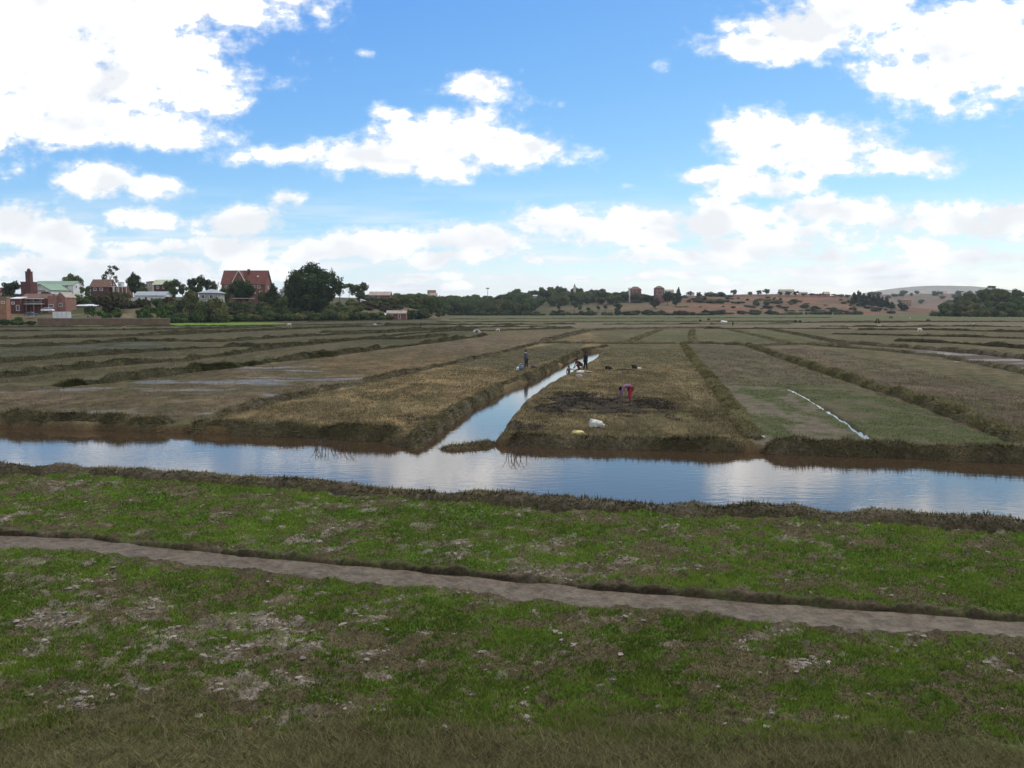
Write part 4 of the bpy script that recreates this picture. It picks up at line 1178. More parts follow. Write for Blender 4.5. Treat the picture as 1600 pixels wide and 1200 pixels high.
twig(Vector((0, 0, -.5)), Vector((0, 0, 1)), 3.0, .16, 0)
BARE = tb


def place_tree(name, key, px, Y, top, width, label, group=None, parts=True, cat='tree', sink=0.0, base=None):
    x = at(px, Y, 8); z = terr(x, Y) if base is None else zat(base, Y)
    x = at(px, Y, z)
    p = PROTO[key]
    h = max(1.0, zat(top, Y) - z)
    return thing_tree(name, key, (x, Y, z - sink), width / FPX * Y / p['w'], h / p['h'], 0 if key in ('ficus', 'euca') else random.uniform(0, 6.28), label, cat, group, parts)


# -- individual trees of the village hill
place_tree('dark_tree', 'broad0', 18, 395, 437, 34, 'dark leafy tree left of the brick tower, at the photo\'s edge')
place_tree('tree', 'broad2', 113, 492, 427, 32, 'dark tree showing above the right end of the long green roof')
place_tree('gum_tree', 'euca', 173, 474, 414, 27, 'tall spindly open-crowned tree rising behind the brown house')
place_tree('dark_tree', 'darkround0', 213, 425, 428, 31, 'dark dense round tree between the brown house and the green-roofed brick house')
place_tree('dark_tree', 'broad1', 270, 415, 435, 28, 'leafy tree standing against the right end of the pale green-roofed brick house')
place_tree('dark_tree', 'broad0', 309, 418, 427, 34, 'dark pointed leafy tree above the pale two-storey house')
place_tree('brown_tree', 'broad3', 298, 338, 451, 30, 'brownish tree hiding the left wall of the pale two-storey house')
place_tree('tree', 'broad2', 328, 440, 436, 22, 'small green tree just left of the bare tree by the red house')
place_tree('dark_tree', 'darkround1', 378, 392, 433, 42, 'dark tree covering the front gable of the big red house')
place_tree('dark_tree', 'cone0', 427, 400, 441, 28, 'dark cone-shaped tree right of the big red house')
place_tree('great_tree', 'ficus', 489, 402, 410, 93, 'huge dark spreading tree, by far the largest on the village hill')
place_tree('flat_topped_tree', 'flat0', 546, 470, 442, 25, 'flat umbrella-shaped tree just right of the huge dark tree')
place_tree('tree', 'broad1', 562, 482, 440, 34, 'rounded dark tree right of the umbrella-shaped tree on the ridge')
place_tree('sparse_tree', 'sparse0', 531, 440, 428, 22, 'thin see-through tree at the right edge of the huge dark tree')
place_tree('palm_tree', 'palm', 520, 425, 417, 9, 'slender palm tuft poking out above the huge dark tree')
place_tree('shrub_tree', 'bush2', 178, 322, 456, 62, 'broad brownish bushy tree in front of the brown house', cat='tree')
place_tree('shrub_tree', 'bush0', 122, 345, 460, 48, 'green bushy tree between the brick balcony house and the brown bushy tree', cat='tree')
place_tree('shrub_tree', 'bush3', 148, 352, 457, 40, 'dark bushy tree behind the white shed roof', cat='tree')
place_tree('shrub', 'bush3', 224, 345, 465, 26, 'dark shrub in front of the left half of the white bungalow', cat='shrub')
place_tree('shrub', 'bush0', 247, 345, 466, 28, 'dark shrub in front of the right half of the white bungalow', cat='shrub')
place_tree('shrub', 'wood1', 335, 332, 458, 32, 'bush growing between the pale two-storey house and its white gate', cat='shrub')
place_tree('shrub', 'bush0', 318, 330, 470, 34, 'green bush hiding the ground floor of the pale two-storey house', cat='shrub')
place_tree('shrub', 'bush1', 345, 330, 468, 30, 'olive bush in front of the white slatted garden gate', cat='shrub')
place_tree('banana_plants', 'banana', 150, 300, 484, 40, 'bright banana clump behind the boundary wall, below the white shed roof', cat='plant')
place_tree('banana_plants', 'banana', 170, 298, 487, 34, 'bright banana clump behind the wall, below the broad brownish tree', cat='plant')
place_tree('banana_plants', 'banana', 226, 305, 482, 30, 'banana clump below the left half of the white bungalow', cat='plant')
place_tree('banana_plants', 'banana', 251, 303, 481, 34, 'brightest banana clump, right of the bungalow and behind the wall end', cat='plant')
place_tree('shrub', 'bush3', 640, 446, 481, 26, 'dark rounded bush right of the small brick shack', cat='shrub')
place_tree('shrub', 'bush3', 658, 452, 483, 32, 'last dark bush at the right foot of the village hill', cat='shrub')
place_tree('shrub', 'bush0', 590, 470, 470, 34, 'green bush on the bank above the small brick shack', cat='shrub')
for px, Y, top, w, key, lab in [(135, 402, 446, 20, 'broad1', 'small green tree between the white hall and the brown house'), (192, 388, 454, 22, 'wood1', 'rounded green tree in front of the flat brick extension'),
                                (263, 382, 452, 24, 'wood3', 'dark round tree just right of the white bungalow roof'), (286, 432, 443, 20, 'broad2', 'small tree on the ridge between the green-roofed house and the pointed leafy tree'),
                                (352, 402, 448, 20, 'wood0', 'green tree before the left end wall of the big red house'), (412, 404, 451, 18, 'wood1', 'green tree before the right corner of the big red house'),
                                (440, 388, 461, 28, 'wood2', 'olive tree low on the slope left of the huge dark tree'), (72, 400, 455, 18, 'wood3', 'dark tree rising behind the balcony house roof'),
                                (225, 402, 447, 18, 'wood0', 'green tree behind the left end of the white bungalow')]:
    place_tree('tree', key, px, Y, top, w, lab)
# leafless tree beside the red house
o = empty('bare_tree', (at(341, 432, terr(at(341, 432, 12), 432)), 432, terr(at(341, 432, 12), 432)))
BARE.build('trunk', M['bark'], o, True); o.scale = (1.05, 1.05, (zat(428, 432) - o.location.z) / 8.5)
tag(o, 'leafless twiggy tree at the left end of the big red house', 'tree')
# hedge along the foot of the hill and scrub on its slope
for i, px in enumerate(range(268, 640, 14)):
    Y = float(yb_left(at(px, 380, 1))) + 3 + random.uniform(0, 5)
    Y = min(Y, 6656 / (504.5 - 484) * (1 + (px - 268) / 900))
    Y = float(np.interp(px, [268, 300, 400, 560, 640], [318, 334, 361, 405, 452]))
    place_tree('hedge_shrub', ('bush3', 'bush0', 'bush3', 'bush0', 'bush1')[i % 5], px + random.uniform(-3, 3), Y, 489 + random.uniform(-3, 2) - (2 if px > 460 else 0), 27 + random.uniform(0, 10),
               'dark shrub in the long hedge along the foot of the village hill', 'shrubs of the hedge at the foot of the village hill', False, 'shrub', .3)
for i in range(150):
    px = random.uniform(262, 690); lo = np.interp(px, [262, 340, 420, 520, 600, 690], [470, 474, 466, 472, 468, 482])
    Y = random.uniform(float(np.interp(px, [268, 300, 400, 560, 640, 700], [320, 342, 370, 418, 460, 520])), float(np.interp(px, [268, 400, 560, 690], [372, 392, 480, 590])))
    x = at(px, Y, 6); z = terr(x, Y)
    place_tree('slope_shrub', ('bush0', 'bush1', 'bush2', 'bush3', 'bush0')[i % 5], px, Y, max(lo, 0) + random.uniform(0, 14) if False else 600 - 0 * i - (600 - (484 + (CAM_H - z - random.uniform(2.0, 4.4)) * FPX / Y)), random.uniform(16, 32),
               'green or brownish shrub scattered over the slope of the village hill', 'shrubs scattered on the slope of the village hill', False, 'shrub', .2)
for i in range(60):
    px = random.uniform(-60, 262); Y = random.uniform(305, 440); x = at(px, Y, 6); z = terr(x, Y)
    if 25 < px < 105 and Y < 335: continue
    place_tree('garden_shrub', ('bush0', 'bush2', 'bush3', 'bush1')[i % 4], px, Y, 484 + (CAM_H - z - random.uniform(1.8, 3.8)) * FPX / Y, random.uniform(16, 30),
               'shrub filling the gardens between the village houses', 'shrubs in the gardens of the village', False, 'shrub', .2)
for i, (px, top, w) in enumerate([(6, 497, 22), (28, 495, 26), (48, 500, 18)]):
    place_tree('shrub', 'bush0' if i % 2 else 'bush3', px, 281, top, w, ['dark shrub at the photo\'s left edge before the boundary wall', 'largest shrub in front of the left end of the boundary wall', 'small shrub closest to the boundary wall\'s left end'][i], None, False, 'shrub')

# -- the wood on the far hill
sky_x = [560, 600, 650, 700, 740, 770, 790, 820, 850, 880, 910, 940, 980, 1010, 1050, 1080]
sky_y = [462, 459, 457, 461, 459, 463, 455, 449, 447, 448, 450, 450, 451, 457, 459, 462]
low_x = [560, 690, 700, 825, 840, 900, 1000, 1070]
low_y = [480, 494, 495, 494, 480, 476, 474, 470]
WOOD = ['wood0', 'wood1', 'wood2', 'wood3', 'wood1', 'wood0']
nw = 0
cand = []
for px in np.arange(566, 1062, 6.5):
    cand.append((px + random.uniform(-3, 3), random.uniform(1010, 1090), True))
for i in range(900):
    px = random.uniform(566, 1056)
    cand.append((px, random.uniform(745 if px > 690 else 500, 1000), False))
cand.sort(key=lambda c: c[1])
used = []
for px, Y, top_row in cand:
    x = at(px, Y, 14); z = terr(x, Y); pyb = 484 + (CAM_H - z) * FPX / Y
    if not top_row and pyb > np.interp(px, low_x, low_y): continue
    if any(abs(px - a) < 6.5 and abs(Y - b) < 24 for a, b in used) or nw > 285: continue
    used.append((px, Y))
    sk = np.interp(px, sky_x, sky_y) + (random.uniform(-2, 3) if top_row else random.uniform(2, 5))
    hpx = random.uniform(8.5, 15) * FPX / Y
    tp = max(sk, pyb - hpx) if not top_row else min(sk, pyb - 5 * FPX / Y)
    if pyb - tp < 4: continue
    place_tree('wood_tree', random.choice(WOOD), px, Y, tp, random.uniform(14, 25), 'bushy green tree of the wood that covers the far hill beyond the fields',
               'trees of the wood on the far hill', False)
    nw += 1
print('wood trees', nw)
for i, px in enumerate(range(702, 850, 9)):
    place_tree('wood_edge_shrub', ('bush0', 'bush1', 'bush3')[i % 3], px, 742 + random.uniform(0, 8), 488 + random.uniform(-3, 1), random.uniform(13, 20),
               'low shrub along the front edge of the far wood', 'shrubs along the front edge of the far wood', False, 'shrub')
for i, px in enumerate((744, 752, 760)):
    place_tree('reed_clump', 'banana', px, 738, 487.5, 14, 'bright green reedy clump at the foot of the far wood', 'bright reedy clumps at the foot of the far wood', False, 'plant')
# -- scattered trees on the open slope of the far hill
for px, Y, top, w, key, lab in [
    (874, 800, 470, 11, 'broad0', 'dark narrow tree leftmost on the open tan slope'), (897, 790, 470, 13, 'orchard0', 'leafy tree on the tan slope below the church spire'),
    (906, 785, 476, 8, 'orchard0', 'small tree close beside the leafy tree on the tan slope'), (919, 790, 480, 8, 'orchard0', 'tiny round tree standing alone mid-slope, second of the small row'),
    (934, 800, 477, 8, 'orchard0', 'tiny round tree on the tan slope, third of the small row'), (946, 805, 476, 8, 'orchard0', 'tiny round tree on the tan slope, last of the small row'),
    (965, 775, 472, 14, 'broad1', 'dark full tree low on the slope under the white-sided brick house'), (1024, 850, 467, 17, 'darkround0', 'dark double-crowned tree below the brick tower block'),
    (1043, 900, 453, 16, 'darkround1', 'dark round tree directly right of the brick tower block'), (1056, 880, 467, 16, 'broad0', 'dark tree lower right of the brick tower block'),
    (1060, 930, 448, 11, 'cone0', 'small pointed tree on the skyline right of the brick tower block')]:
    place_tree('slope_tree', key, px, Y, top, w, lab, None, False)
for px, Y, top, w in [(1094, 872, 487, 6), (1062, 870, 488, 14), (1072, 872, 489, 10), (995, 800, 484, 16), (982, 800, 485, 14), (1228, 915, 482, 8), (1238, 918, 485, 12), (1252, 920, 485, 10),
                      (1263, 925, 481, 12), (1272, 925, 484, 14), (1285, 930, 483, 13), (1302, 930, 480, 12), (1310, 935, 483, 14), (1322, 935, 487, 16), (1190, 915, 489, 8), (1290, 1000, 476, 10), (1146, 900, 478, 9), (1130, 910, 480, 8),
                      (1198, 990, 467, 12), (1180, 985, 468, 10), (1240, 1010, 466, 14), (1215, 1005, 466, 10), (1093, 950, 468, 22), (1110, 955, 466, 26), (1125, 960, 467, 20)]:
    place_tree('hill_shrub', random.choice(['bush0', 'bush3', 'bush1']), px, Y, top, w, 'dark shrub dotted over the red and tan hillside', 'shrubs dotted over the red hillside', False, 'shrub')
for i in range(190):
    if i < 115:
        px = random.uniform(850, 1345); x = at(px, 860, 1); Y = float(yb_mid(at(px, 860, 1))) + random.uniform(4, 24)
    else:
        px = random.uniform(1060, 1400); Y = random.uniform(930, 1090)
    z = terr(at(px, Y, 8), Y)
    place_tree('hill_shrub', random.choice(['bush0', 'bush3', 'bush1', 'bush2']), px, Y, 484 + (CAM_H - z - random.uniform(1.4, 4.8 if i < 115 else 4.0)) * FPX / Y, random.uniform(5, 20), 'dark shrub dotted over the red and tan hillside', 'shrubs dotted over the red hillside', False, 'shrub')
for px, Y, top, w, key in [(1110, 1090, 455, 24, 'bush1'), (1126, 1090, 456, 22, 'bush0'), (1146, 1100, 452, 11, 'broad3'), (1172, 1120, 455, 8, 'broad0'), (1186, 1120, 453, 10, 'broad1'), (1197, 1120, 451, 13, 'broad2'),
                           (1219, 1120, 455, 10, 'broad0'), (1231, 1120, 455, 12, 'broad1'), (1243, 1120, 454, 12, 'broad0'), (1256, 1120, 458, 12, 'broad1'), (1268, 1120, 458, 12, 'broad2'),
                           (1280, 1120, 458, 12, 'broad0'), (1304, 1120, 459, 12, 'broad1'), (1314, 1120, 459, 11, 'broad0'), (1324, 1120, 460, 11, 'broad1'), (1078, 1080, 454, 8, 'broad0'), (1092, 1080, 456, 8, 'broad1')]:
    place_tree('skyline_tree', key, px, Y, top, w, 'tree on the bare skyline of the red hill', 'trees along the skyline of the red hill', False)
for i, (px, top) in enumerate([(1334, 456), (1341, 455), (1349, 457), (1357, 458), (1364, 459), (1371, 461), (1378, 463), (1384, 465), (1393, 471), (1408, 473), (1414, 475)]):
    place_tree('pine_tree', 'cone0' if i % 2 == 0 else 'darkround0', px, 1010 - i * 4, top, 13, 'dark tree in the row running down the right end of the red hill', 'dark trees in a row down the right end of the red hill', False)
# -- wooded spur at the right
for i in range(170):
    px = random.uniform(1452, 1700); Y = random.uniform(625, 800); x = at(px, Y, 8); z = terr(x, Y)
    if z < .2: continue
    sk = np.interp(px, [1440, 1465, 1480, 1500, 1520, 1545, 1575, 1600, 1700], [476, 466, 464, 460, 455, 449, 452, 451, 449]) + random.uniform(-2, 9)
    pyb = 484 + (CAM_H - z) * FPX / Y
    if pyb < sk + 6: continue
    place_tree('spur_tree', random.choice(WOOD), px, Y, max(sk, pyb - random.uniform(7, 13) * FPX / Y), random.uniform(11, 25), 'leafy tree of the dark wood on the spur at the right edge',
               'trees of the wood on the right-hand spur', False)
for i, px in enumerate(range(1462, 1690, 13)):
    Y = float(yb_right(at(px, 610, 2))) + 6
    place_tree('spur_shrub', ('bush1', 'bush0', 'bush1', 'bush3')[i % 4], px, Y, 483 + random.uniform(-2, 3), random.uniform(18, 26),
               'rounded olive shrub along the foot of the right-hand wood', 'shrubs along the foot of the right-hand wood', False, 'shrub')
place_tree('crown_tree', 'flat0', 1549, 820, 446, 18, 'broad tree standing higher than the rest of the right-hand wood')
for i in range(46):
    px = random.uniform(1340, 1560); Y = random.uniform(1800, 2200)
    place_tree('valley_tree', random.choice(WOOD), px, Y, 484 + (CAM_H - terr(at(px, Y, 40), Y) - random.uniform(7, 11)) * FPX / Y, random.uniform(6, 15), 'small faint tree on the ridge of the far valley slope',
               'small trees on the far valley slope', False)

# ------------------------------------------------------------------ buildings
M['white'] = noisy('whitewashed_wall', (0.42, 0.42, 0.41), (0.58, 0.58, 0.57), .5, .9, .1)
M['pale'] = noisy('pale_grey_render', (0.22, 0.205, 0.185), (0.33, 0.315, 0.29), .5, .9, .1)
M['cream'] = noisy('cream_wall', (0.40, 0.36, 0.28), (0.55, 0.50, 0.40), .5, .9, .1)
M['grey_wall'] = noisy('grey_render', (0.20, 0.185, 0.16), (0.32, 0.30, 0.27), .6, .9, .1)
M['brick'] = brick_mat('red_brick', (0.165, 0.056, 0.04), (0.125, 0.042, 0.032))
M['brick_dark'] = brick_mat('dark_red_brick', (0.12, 0.04, 0.035), (0.09, 0.03, 0.03), (.12, .08, .07))
M['brick_pink'] = brick_mat('pink_brick', (0.27, 0.12, 0.095), (0.21, 0.09, 0.07))
M['brick_orange'] = brick_mat('orange_brick', (0.27, 0.125, 0.07), (0.21, 0.10, 0.055))
M['wall_tan'] = brick_mat('tan_brick_wall', (0.17, 0.11, 0.075), (0.13, 0.085, 0.06), (.14, .11, .09))
M['roof_green'] = noisy('green_sheet_roof', (0.13, 0.20, 0.13), (0.20, 0.27, 0.19), .4, .6, .1, stretch=(1, .2, 1))
M['roof_palegreen'] = noisy('pale_green_roof', (0.28, 0.31, 0.22), (0.36, 0.38, 0.28), .4, .7, .1)
M['roof_red'] = noisy('red_tile_roof', (0.095, 0.036, 0.030), (0.150, 0.058, 0.046), .8, .85, .4, .03)
M['roof_brown'] = noisy('brown_tile_roof', (0.09, 0.055, 0.042), (0.16, 0.09, 0.065), .8, .85, .4, .03)
M['roof_blue'] = noisy('blue_grey_sheet_roof', (0.20, 0.23, 0.24), (0.30, 0.33, 0.34), .5, .6, .1)
M['roof_rust'] = noisy('weathered_sheet_roof', (0.18, 0.14, 0.11), (0.34, 0.29, 0.25), .6, .7, .2)
M['roof_white'] = noisy('bare_metal_roof', (0.45, 0.46, 0.47), (0.65, 0.66, 0.67), .5, .5, .1)
M['glass'] = noisy('dark_window_glass', (0.02, 0.025, 0.03), (0.05, 0.055, 0.06), .5, .15, 0, spec=.5)
M['trim'] = noisy('white_painted_trim', (0.6, 0.6, 0.58), (0.75, 0.74, 0.72), 1, .7, 0)
M['door'] = noisy('dark_wooden_door', (0.06, 0.035, 0.025), (0.10, 0.06, 0.04), 2, .7, .1)


def roof_mesh(kind, w, d, ez, rz, oh, t=.16, split=None):
    mb = MB()
    def prism(sec, a0, a1, axis):
        # sec: outline (u, z) of one slope slab, extruded along the other axis
        n = len(sec)
        if axis == 'x': vs = [(a0, u, z) for u, z in sec] + [(a1, u, z) for u, z in sec]
        else: vs = [(u, a0, z) for u, z in sec] + [(u, a1, z) for u, z in sec]
        mb.add(vs, [tuple(range(n)), tuple(range(2 * n - 1, n - 1, -1))] + [(i, n + i, n + (i + 1) % n, (i + 1) % n) for i in range(n)])
    if kind == 'gable_x':
        k = (rz - ez) / (d / 2); e = ez - k * oh
        prism([(-oh, e), (d / 2, rz), (d / 2, rz + t), (-oh, e + t)], -w / 2 - oh, w / 2 + oh, 'x')
        prism([(d / 2, rz), (d + oh, e), (d + oh, e + t), (d / 2, rz + t)], -w / 2 - oh, w / 2 + oh, 'x')
    elif kind == 'gable_y':
        k = (rz - ez) / (w / 2); e = ez - k * oh
        prism([(-w / 2 - oh, e), (0, rz), (0, rz + t), (-w / 2 - oh, e + t)], -oh, d + oh, 'y')
        prism([(0, rz), (w / 2 + oh, e), (w / 2 + oh, e + t), (0, rz + t)], -oh, d + oh, 'y')
    elif kind == 'hip':
        x0, x1, y0, y1 = -w / 2 - oh, w / 2 + oh, -oh, d + oh
        i = min(w, d) / 2
        b = [(x0, y0, ez), (x1, y0, ez), (x1, y1, ez), (x0, y1, ez)]
        r = [(x0 + i, d / 2, rz), (x1 - i, d / 2, rz)]
        b2 = [(p[0], p[1], p[2] + t) for p in b]; r2 = [(p[0], p[1], p[2] + t) for p in r]
        mb.add(b + b2 + r2, [(0, 3, 2, 1), (0, 1, 5, 4), (1, 2, 6, 5), (2, 3, 7, 6), (3, 0, 4, 7), (4, 5, 9, 8), (5, 6, 9), (6, 7, 8, 9), (7, 4, 8)])
    elif kind == 'shed':
        prism([(-oh, ez), (d + oh, rz), (d + oh, rz + t), (-oh, ez + t)], -w / 2 - oh, w / 2 + oh, 'x')
    elif kind == 'shed_x':
        prism([(-w / 2 - oh, rz), (w / 2 + oh, ez), (w / 2 + oh, ez + t), (-w / 2 - oh, rz + t)], -oh, d + oh, 'y')
    else:
        mb.box(-w / 2 - oh, w / 2 + oh, -oh, d + oh, ez, rz)
    return mb


def wall_mesh(kind, w, d, zb, ez, rz):
    mb = MB()
    x0, x1 = -w / 2, w / 2
    if kind == 'gable_x':
        vs = [(x0, 0, zb), (x1, 0, zb), (x1, d, zb), (x0, d, zb), (x0, 0, ez), (x1, 0, ez), (x1, d, ez), (x0, d, ez), (x0, d / 2, rz), (x1, d / 2, rz)]
        mb.add(vs, [(0, 3, 2, 1), (0, 1, 5, 4), (2, 3, 7, 6), (1, 2, 6, 9, 5), (3, 0, 4, 8, 7), (4, 5, 9, 8), (6, 7, 8, 9)])
    elif kind == 'gable_y':
        vs = [(x0, 0, zb), (x1, 0, zb), (x1, d, zb), (x0, d, zb), (x0, 0, ez), (x1, 0, ez), (x1, d, ez), (x0, d, ez), (0, 0, rz), (0, d, rz)]
        mb.add(vs, [(0, 3, 2, 1), (0, 1, 5, 8, 4), (2, 3, 7, 9, 6), (1, 2, 6, 5), (3, 0, 4, 7), (5, 6, 9, 8), (7, 4, 8, 9)])
    elif kind == 'shed':
        vs = [(x0, 0, zb), (x1, 0, zb), (x1, d, zb), (x0, d, zb), (x0, 0, ez), (x1, 0, ez), (x1, d, rz), (x0, d, rz)]
        mb.add(vs, [(0, 3, 2, 1), (4, 5, 6, 7), (0, 1, 5, 4), (1, 2, 6, 5), (2, 3, 7, 6), (3, 0, 4, 7)])
    elif kind == 'shed_x':
        vs = [(x0, 0, zb), (x1, 0, zb), (x1, d, zb), (x0, d, zb), (x0, 0, rz), (x1, 0, ez), (x1, d, ez), (x0, d, rz)]
        mb.add(vs, [(0, 3, 2, 1), (4, 5, 6, 7), (0, 1, 5, 4), (1, 2, 6, 5), (2, 3, 7, 6), (3, 0, 4, 7)])
    else:
        mb.box(x0, x1, 0, d, zb, ez - .002)
    return mb


def opening(o, kind, side, u, z, w, h, W_, D_, frame='trim', pane='glass'):
    """window or door with a raised frame, on the front ('f'), right ('r') or left ('l') wall"""
    def pt(a, out, b):
        if side == 'f': return (a, -out, b)
        if side == 'r': return (W_ / 2 + out, a, b)
        return (-W_ / 2 - out, a, b)
    def bar(mb, a0, a1, b0, b1, o0, o1):
        p0, p1 = pt(a0, o0, b0), pt(a1, o1, b1)
        mb.box(min(p0[0], p1[0]), max(p0[0], p1[0]), min(p0[1], p1[1]), max(p0[1], p1[1]), b0, b1)
    t = .12
    f = MB()
    bar(f, u - w / 2 - t, u - w / 2, z - t, z + h + t, -.02, .07); bar(f, u + w / 2, u + w / 2 + t, z - t, z + h + t, -.02, .07)
    bar(f, u - w / 2, u + w / 2, z + h, z + h + t, -.02, .068); bar(f, u - w / 2, u + w / 2, z - t, z, -.02, .11)
    if kind == 'window': bar(f, u - .03, u + .03, z, z + h, .031, .06)
    fo = f.build(kind if kind == 'window' else 'door', M[frame], o)
    p = MB(); bar(p, u - w / 2, u + w / 2, z, z + h, -.02, .03)
    p.build('pane' if kind == 'window' else 'door_leaf', M[pane if kind == 'window' else 'door'], fo)


def house(name, label, cat, px0, px1, Y, eave, ridge, d, kind, wm_, rm_, oh=.35, wins=(), doors=(), base=None, group=None, rz=0.0):
    z0 = terr(at((px0 + px1) / 2, Y, 8), Y) if base is None else zat(base, Y)
    zm = zat(eave, Y)
    x0, x1 = at(px0, Y, zm), at(px1, Y, zm)
    w = x1 - x0
    o = empty(name, ((x0 + x1) / 2, Y, z0), rz)
    ez, rz_ = zat(eave, Y) - z0, zat(ridge, Y + (d / 2 if kind in ('gable_x', 'hip') else d if kind == 'shed' else 0)) - z0
    zb = -2.5
    wall_mesh(kind, w, d, zb, ez, rz_).build('wall', M[wm_], o)
    roof_mesh(kind, w, d, ez + .004, rz_ + .004 if kind != 'flat' else ez + .3, oh).build('roof', M[rm_], o)
    for (side, px, py0, py1, ww) in wins:
        if side == 'f': u = at(px, Y, zm) - (x0 + x1) / 2
        else: u = px * d
        opening(o, 'window', side, u, zat(py1, Y) - z0, ww, zat(py0, Y) - zat(py1, Y), w, d)
    for (side, px, py0, py1, ww) in doors:
        u = at(px, Y, zm) - (x0 + x1) / 2 if side == 'f' else px * d
        opening(o, 'door', side, u, zat(py1, Y) - z0, ww, zat(py0, Y) - zat(py1, Y), w, d)
    tag(o, label, cat, group)
    return o, w, ez, rz_, z0, (x0 + x1) / 2


# white hall: long range with a gabled wing running forward
ho, w, ez, rz_, z0, xm = house('white_hall', 'long white hall with green sheet roof and gabled front wing', 'hall', 52, 114, 450, 445.5, 439.5, 11, 'gable_x', 'white', 'roof_green', .4,
                               [('r', .3, 446, 449.5, 1.2), ('r', .72, 446.5, 450, 1.2), ('f', 104, 446.5, 449, 1.4)])
zz = zat(452.5, 430) - z0; xa, xb = at(48, 430, 15) - xm, at(78, 430, 15) - xm
sub = wall_mesh('gable_y', xb - xa, 19.5, -3, zz, zat(443.6, 430) - z0)
sub.v = [(a + (xa + xb) / 2, b - 20, c) for a, b, c in sub.v]; sub.build('wing_wall', M['white'], ho)
sub = roof_mesh('gable_y', xb - xa, 19.5, zz + .004, zat(443.6, 430) - z0 + .004, .5)
sub.v = [(a + (xa + xb) / 2, b - 20, c) for a, b, c in sub.v]; sub.build('wing_roof', M['roof_green'], ho)
mb = MB(); mb.box((xa + xb) / 2 - 2.6, (xa + xb) / 2 + 2.6, -20.08, -19.95, zz - .9, zz - .45); mb.build('vent_strip', M['glass'], ho)
mb = MB(); mb.box((xa + xb) / 2 - .08, (xa + xb) / 2 + .08, -20.07, -19.95, zz + .6, zz + 2.1); mb.box((xa + xb) / 2 - .5, (xa + xb) / 2 + .5, -20.06, -19.95, zz + 1.5, zz + 1.66); mb.build('gable_cross', M['roof_blue'], ho)
# brick church block with tower
bo, w, ez, rz_, z0, xm = house('brick_church', 'dark red brick church block with slim domed tower left of the white hall', 'church', 32, 47.5, 418, 441, 440, 6, 'flat', 'brick_dark', 'roof_brown', .15)
x0, x1 = at(40, 417.5, 20) - xm, at(47.2, 417.5, 20) - xm; cx = (x0 + x1) / 2
mb = MB(); mb.box(x0, x1, -.6, 2.0, -3, zat(424.5, 417) - z0); mb.box(x0 - .15, x1 + .15, -.75, 2.15, zat(424.5, 417) - z0, zat(424, 417) - z0)
mb.build('tower', M['brick_dark'], bo)
mb = MB(); n = 12
for i in range(6):
    a0 = math.pi / 2 * i / 5
    mb.v += [(cx + math.cos(a0) * 1.0 * math.cos(6.283 * k / n), .7 + math.cos(a0) * 1.0 * math.sin(6.283 * k / n), zat(424, 417) - z0 + math.sin(a0) * 1.6) for k in range(n)]
for i in range(5):
    for k in range(n): mb.f.append((i * n + k, i * n + (k + 1) % n, (i + 1) * n + (k + 1) % n, (i + 1) * n + k)); mb.m.append(0)
mb.build('dome', M['brick_dark'], bo, True)
mb = MB()
for zz in (428, 434): mb.box(cx - .3, cx + .3, -.66, -.5, zat(zz + 2, 417) - z0, zat(zz, 417) - z0)
mb.build('belfry_opening', M['glass'], bo)
# brick balcony house
bh, w, ez, rz_, z0, xm = house('balcony_house', 'two-storey pink brick house with white balconies in front of the white hall', 'house', 31, 74, 322, 466.5, 459.5, 9, 'gable_x', 'brick_dark', 'roof_brown', .2)
zf = zat(488, 320) - z0
mb = MB()
for py in (466.3, 474.5): zc_ = zat(py, 320) - z0; mb.box(-w / 2, w / 2 - 1.2, -1.8, -.003, zc_ - .18, zc_)
mb.build('balcony_slab', M['trim'], bh)
for k in range(4):
    mb = MB(); xk = -w / 2 + .2 + k * (w - 1.7) / 3; mb.box(xk - .14, xk + .14, -1.75, -1.47, -2, zat(474.5, 320) - z0 - .18); mb.box(xk - .12, xk + .12, -1.73, -1.49, zat(474.5, 320) - z0, zat(466.3, 320) - z0 - .18)
    mb.build('pillar', M['brick_pink'], bh)
mb = MB(); zr = zat(474.5, 320) - z0
for k in range(22): mb.box(-w / 2 + .5 + k * .4, -w / 2 + .56 + k * .4, -1.66, -1.6, zr, zr + .8)
mb.box(-w / 2 + .3, w / 2 - 1.5, -1.68, -1.58, zr + .8, zr + .88); mb.build('railing', M['roof_blue'], bh)
for k in range(3):
    u = -w / 2 + 1.7 + k * (w - 1.7) / 3
    opening(bh, 'window', 'f', u, zr + .2, 1.3, 1.6, w, 9, 'brick_pink'); opening(bh, 'door', 'f', u, zf + .0, 1.2, 2.0, w, 9, 'brick_pink')
ga, wg, eg, rg, zg, xg = house('gabled_annexe', 'pink brick annexe with pointed gable joined to the balcony house', 'house', 87, 102, 323, 464.5, 457, 8, 'gable_y', 'brick_pink', 'roof_rust', .15, [('f', 94, 474, 479, 1.1)])
house('flat_annexe', 'flat-topped pink rendered block between the balcony house and the gabled annexe', 'house', 74.2, 86.6, 321, 462.5, 462, 7, 'flat', 'brick_pink', 'roof_rust', .1, [('f', 79, 476, 480, 1.6)])
house('tan_house', 'orange-tan brick house cut by the left edge of the photo', 'house', -40, 9, 300, 465, 464, 2.6, 'flat', 'brick_orange', 'roof_rust', .15, [('f', 4, 471, 474, 1.0), ('f', -8, 471, 474, 1.0)])
house('brick_shed', 'low dark brick shed with metal roof left of the balcony house', 'shed', 14, 30.5, 318, 467, 464.5, 5, 'shed', 'brick_dark', 'roof_white', .2, [('f', 20, 472, 475, .9)], [('f', 27, 477, 485, 1.0)])
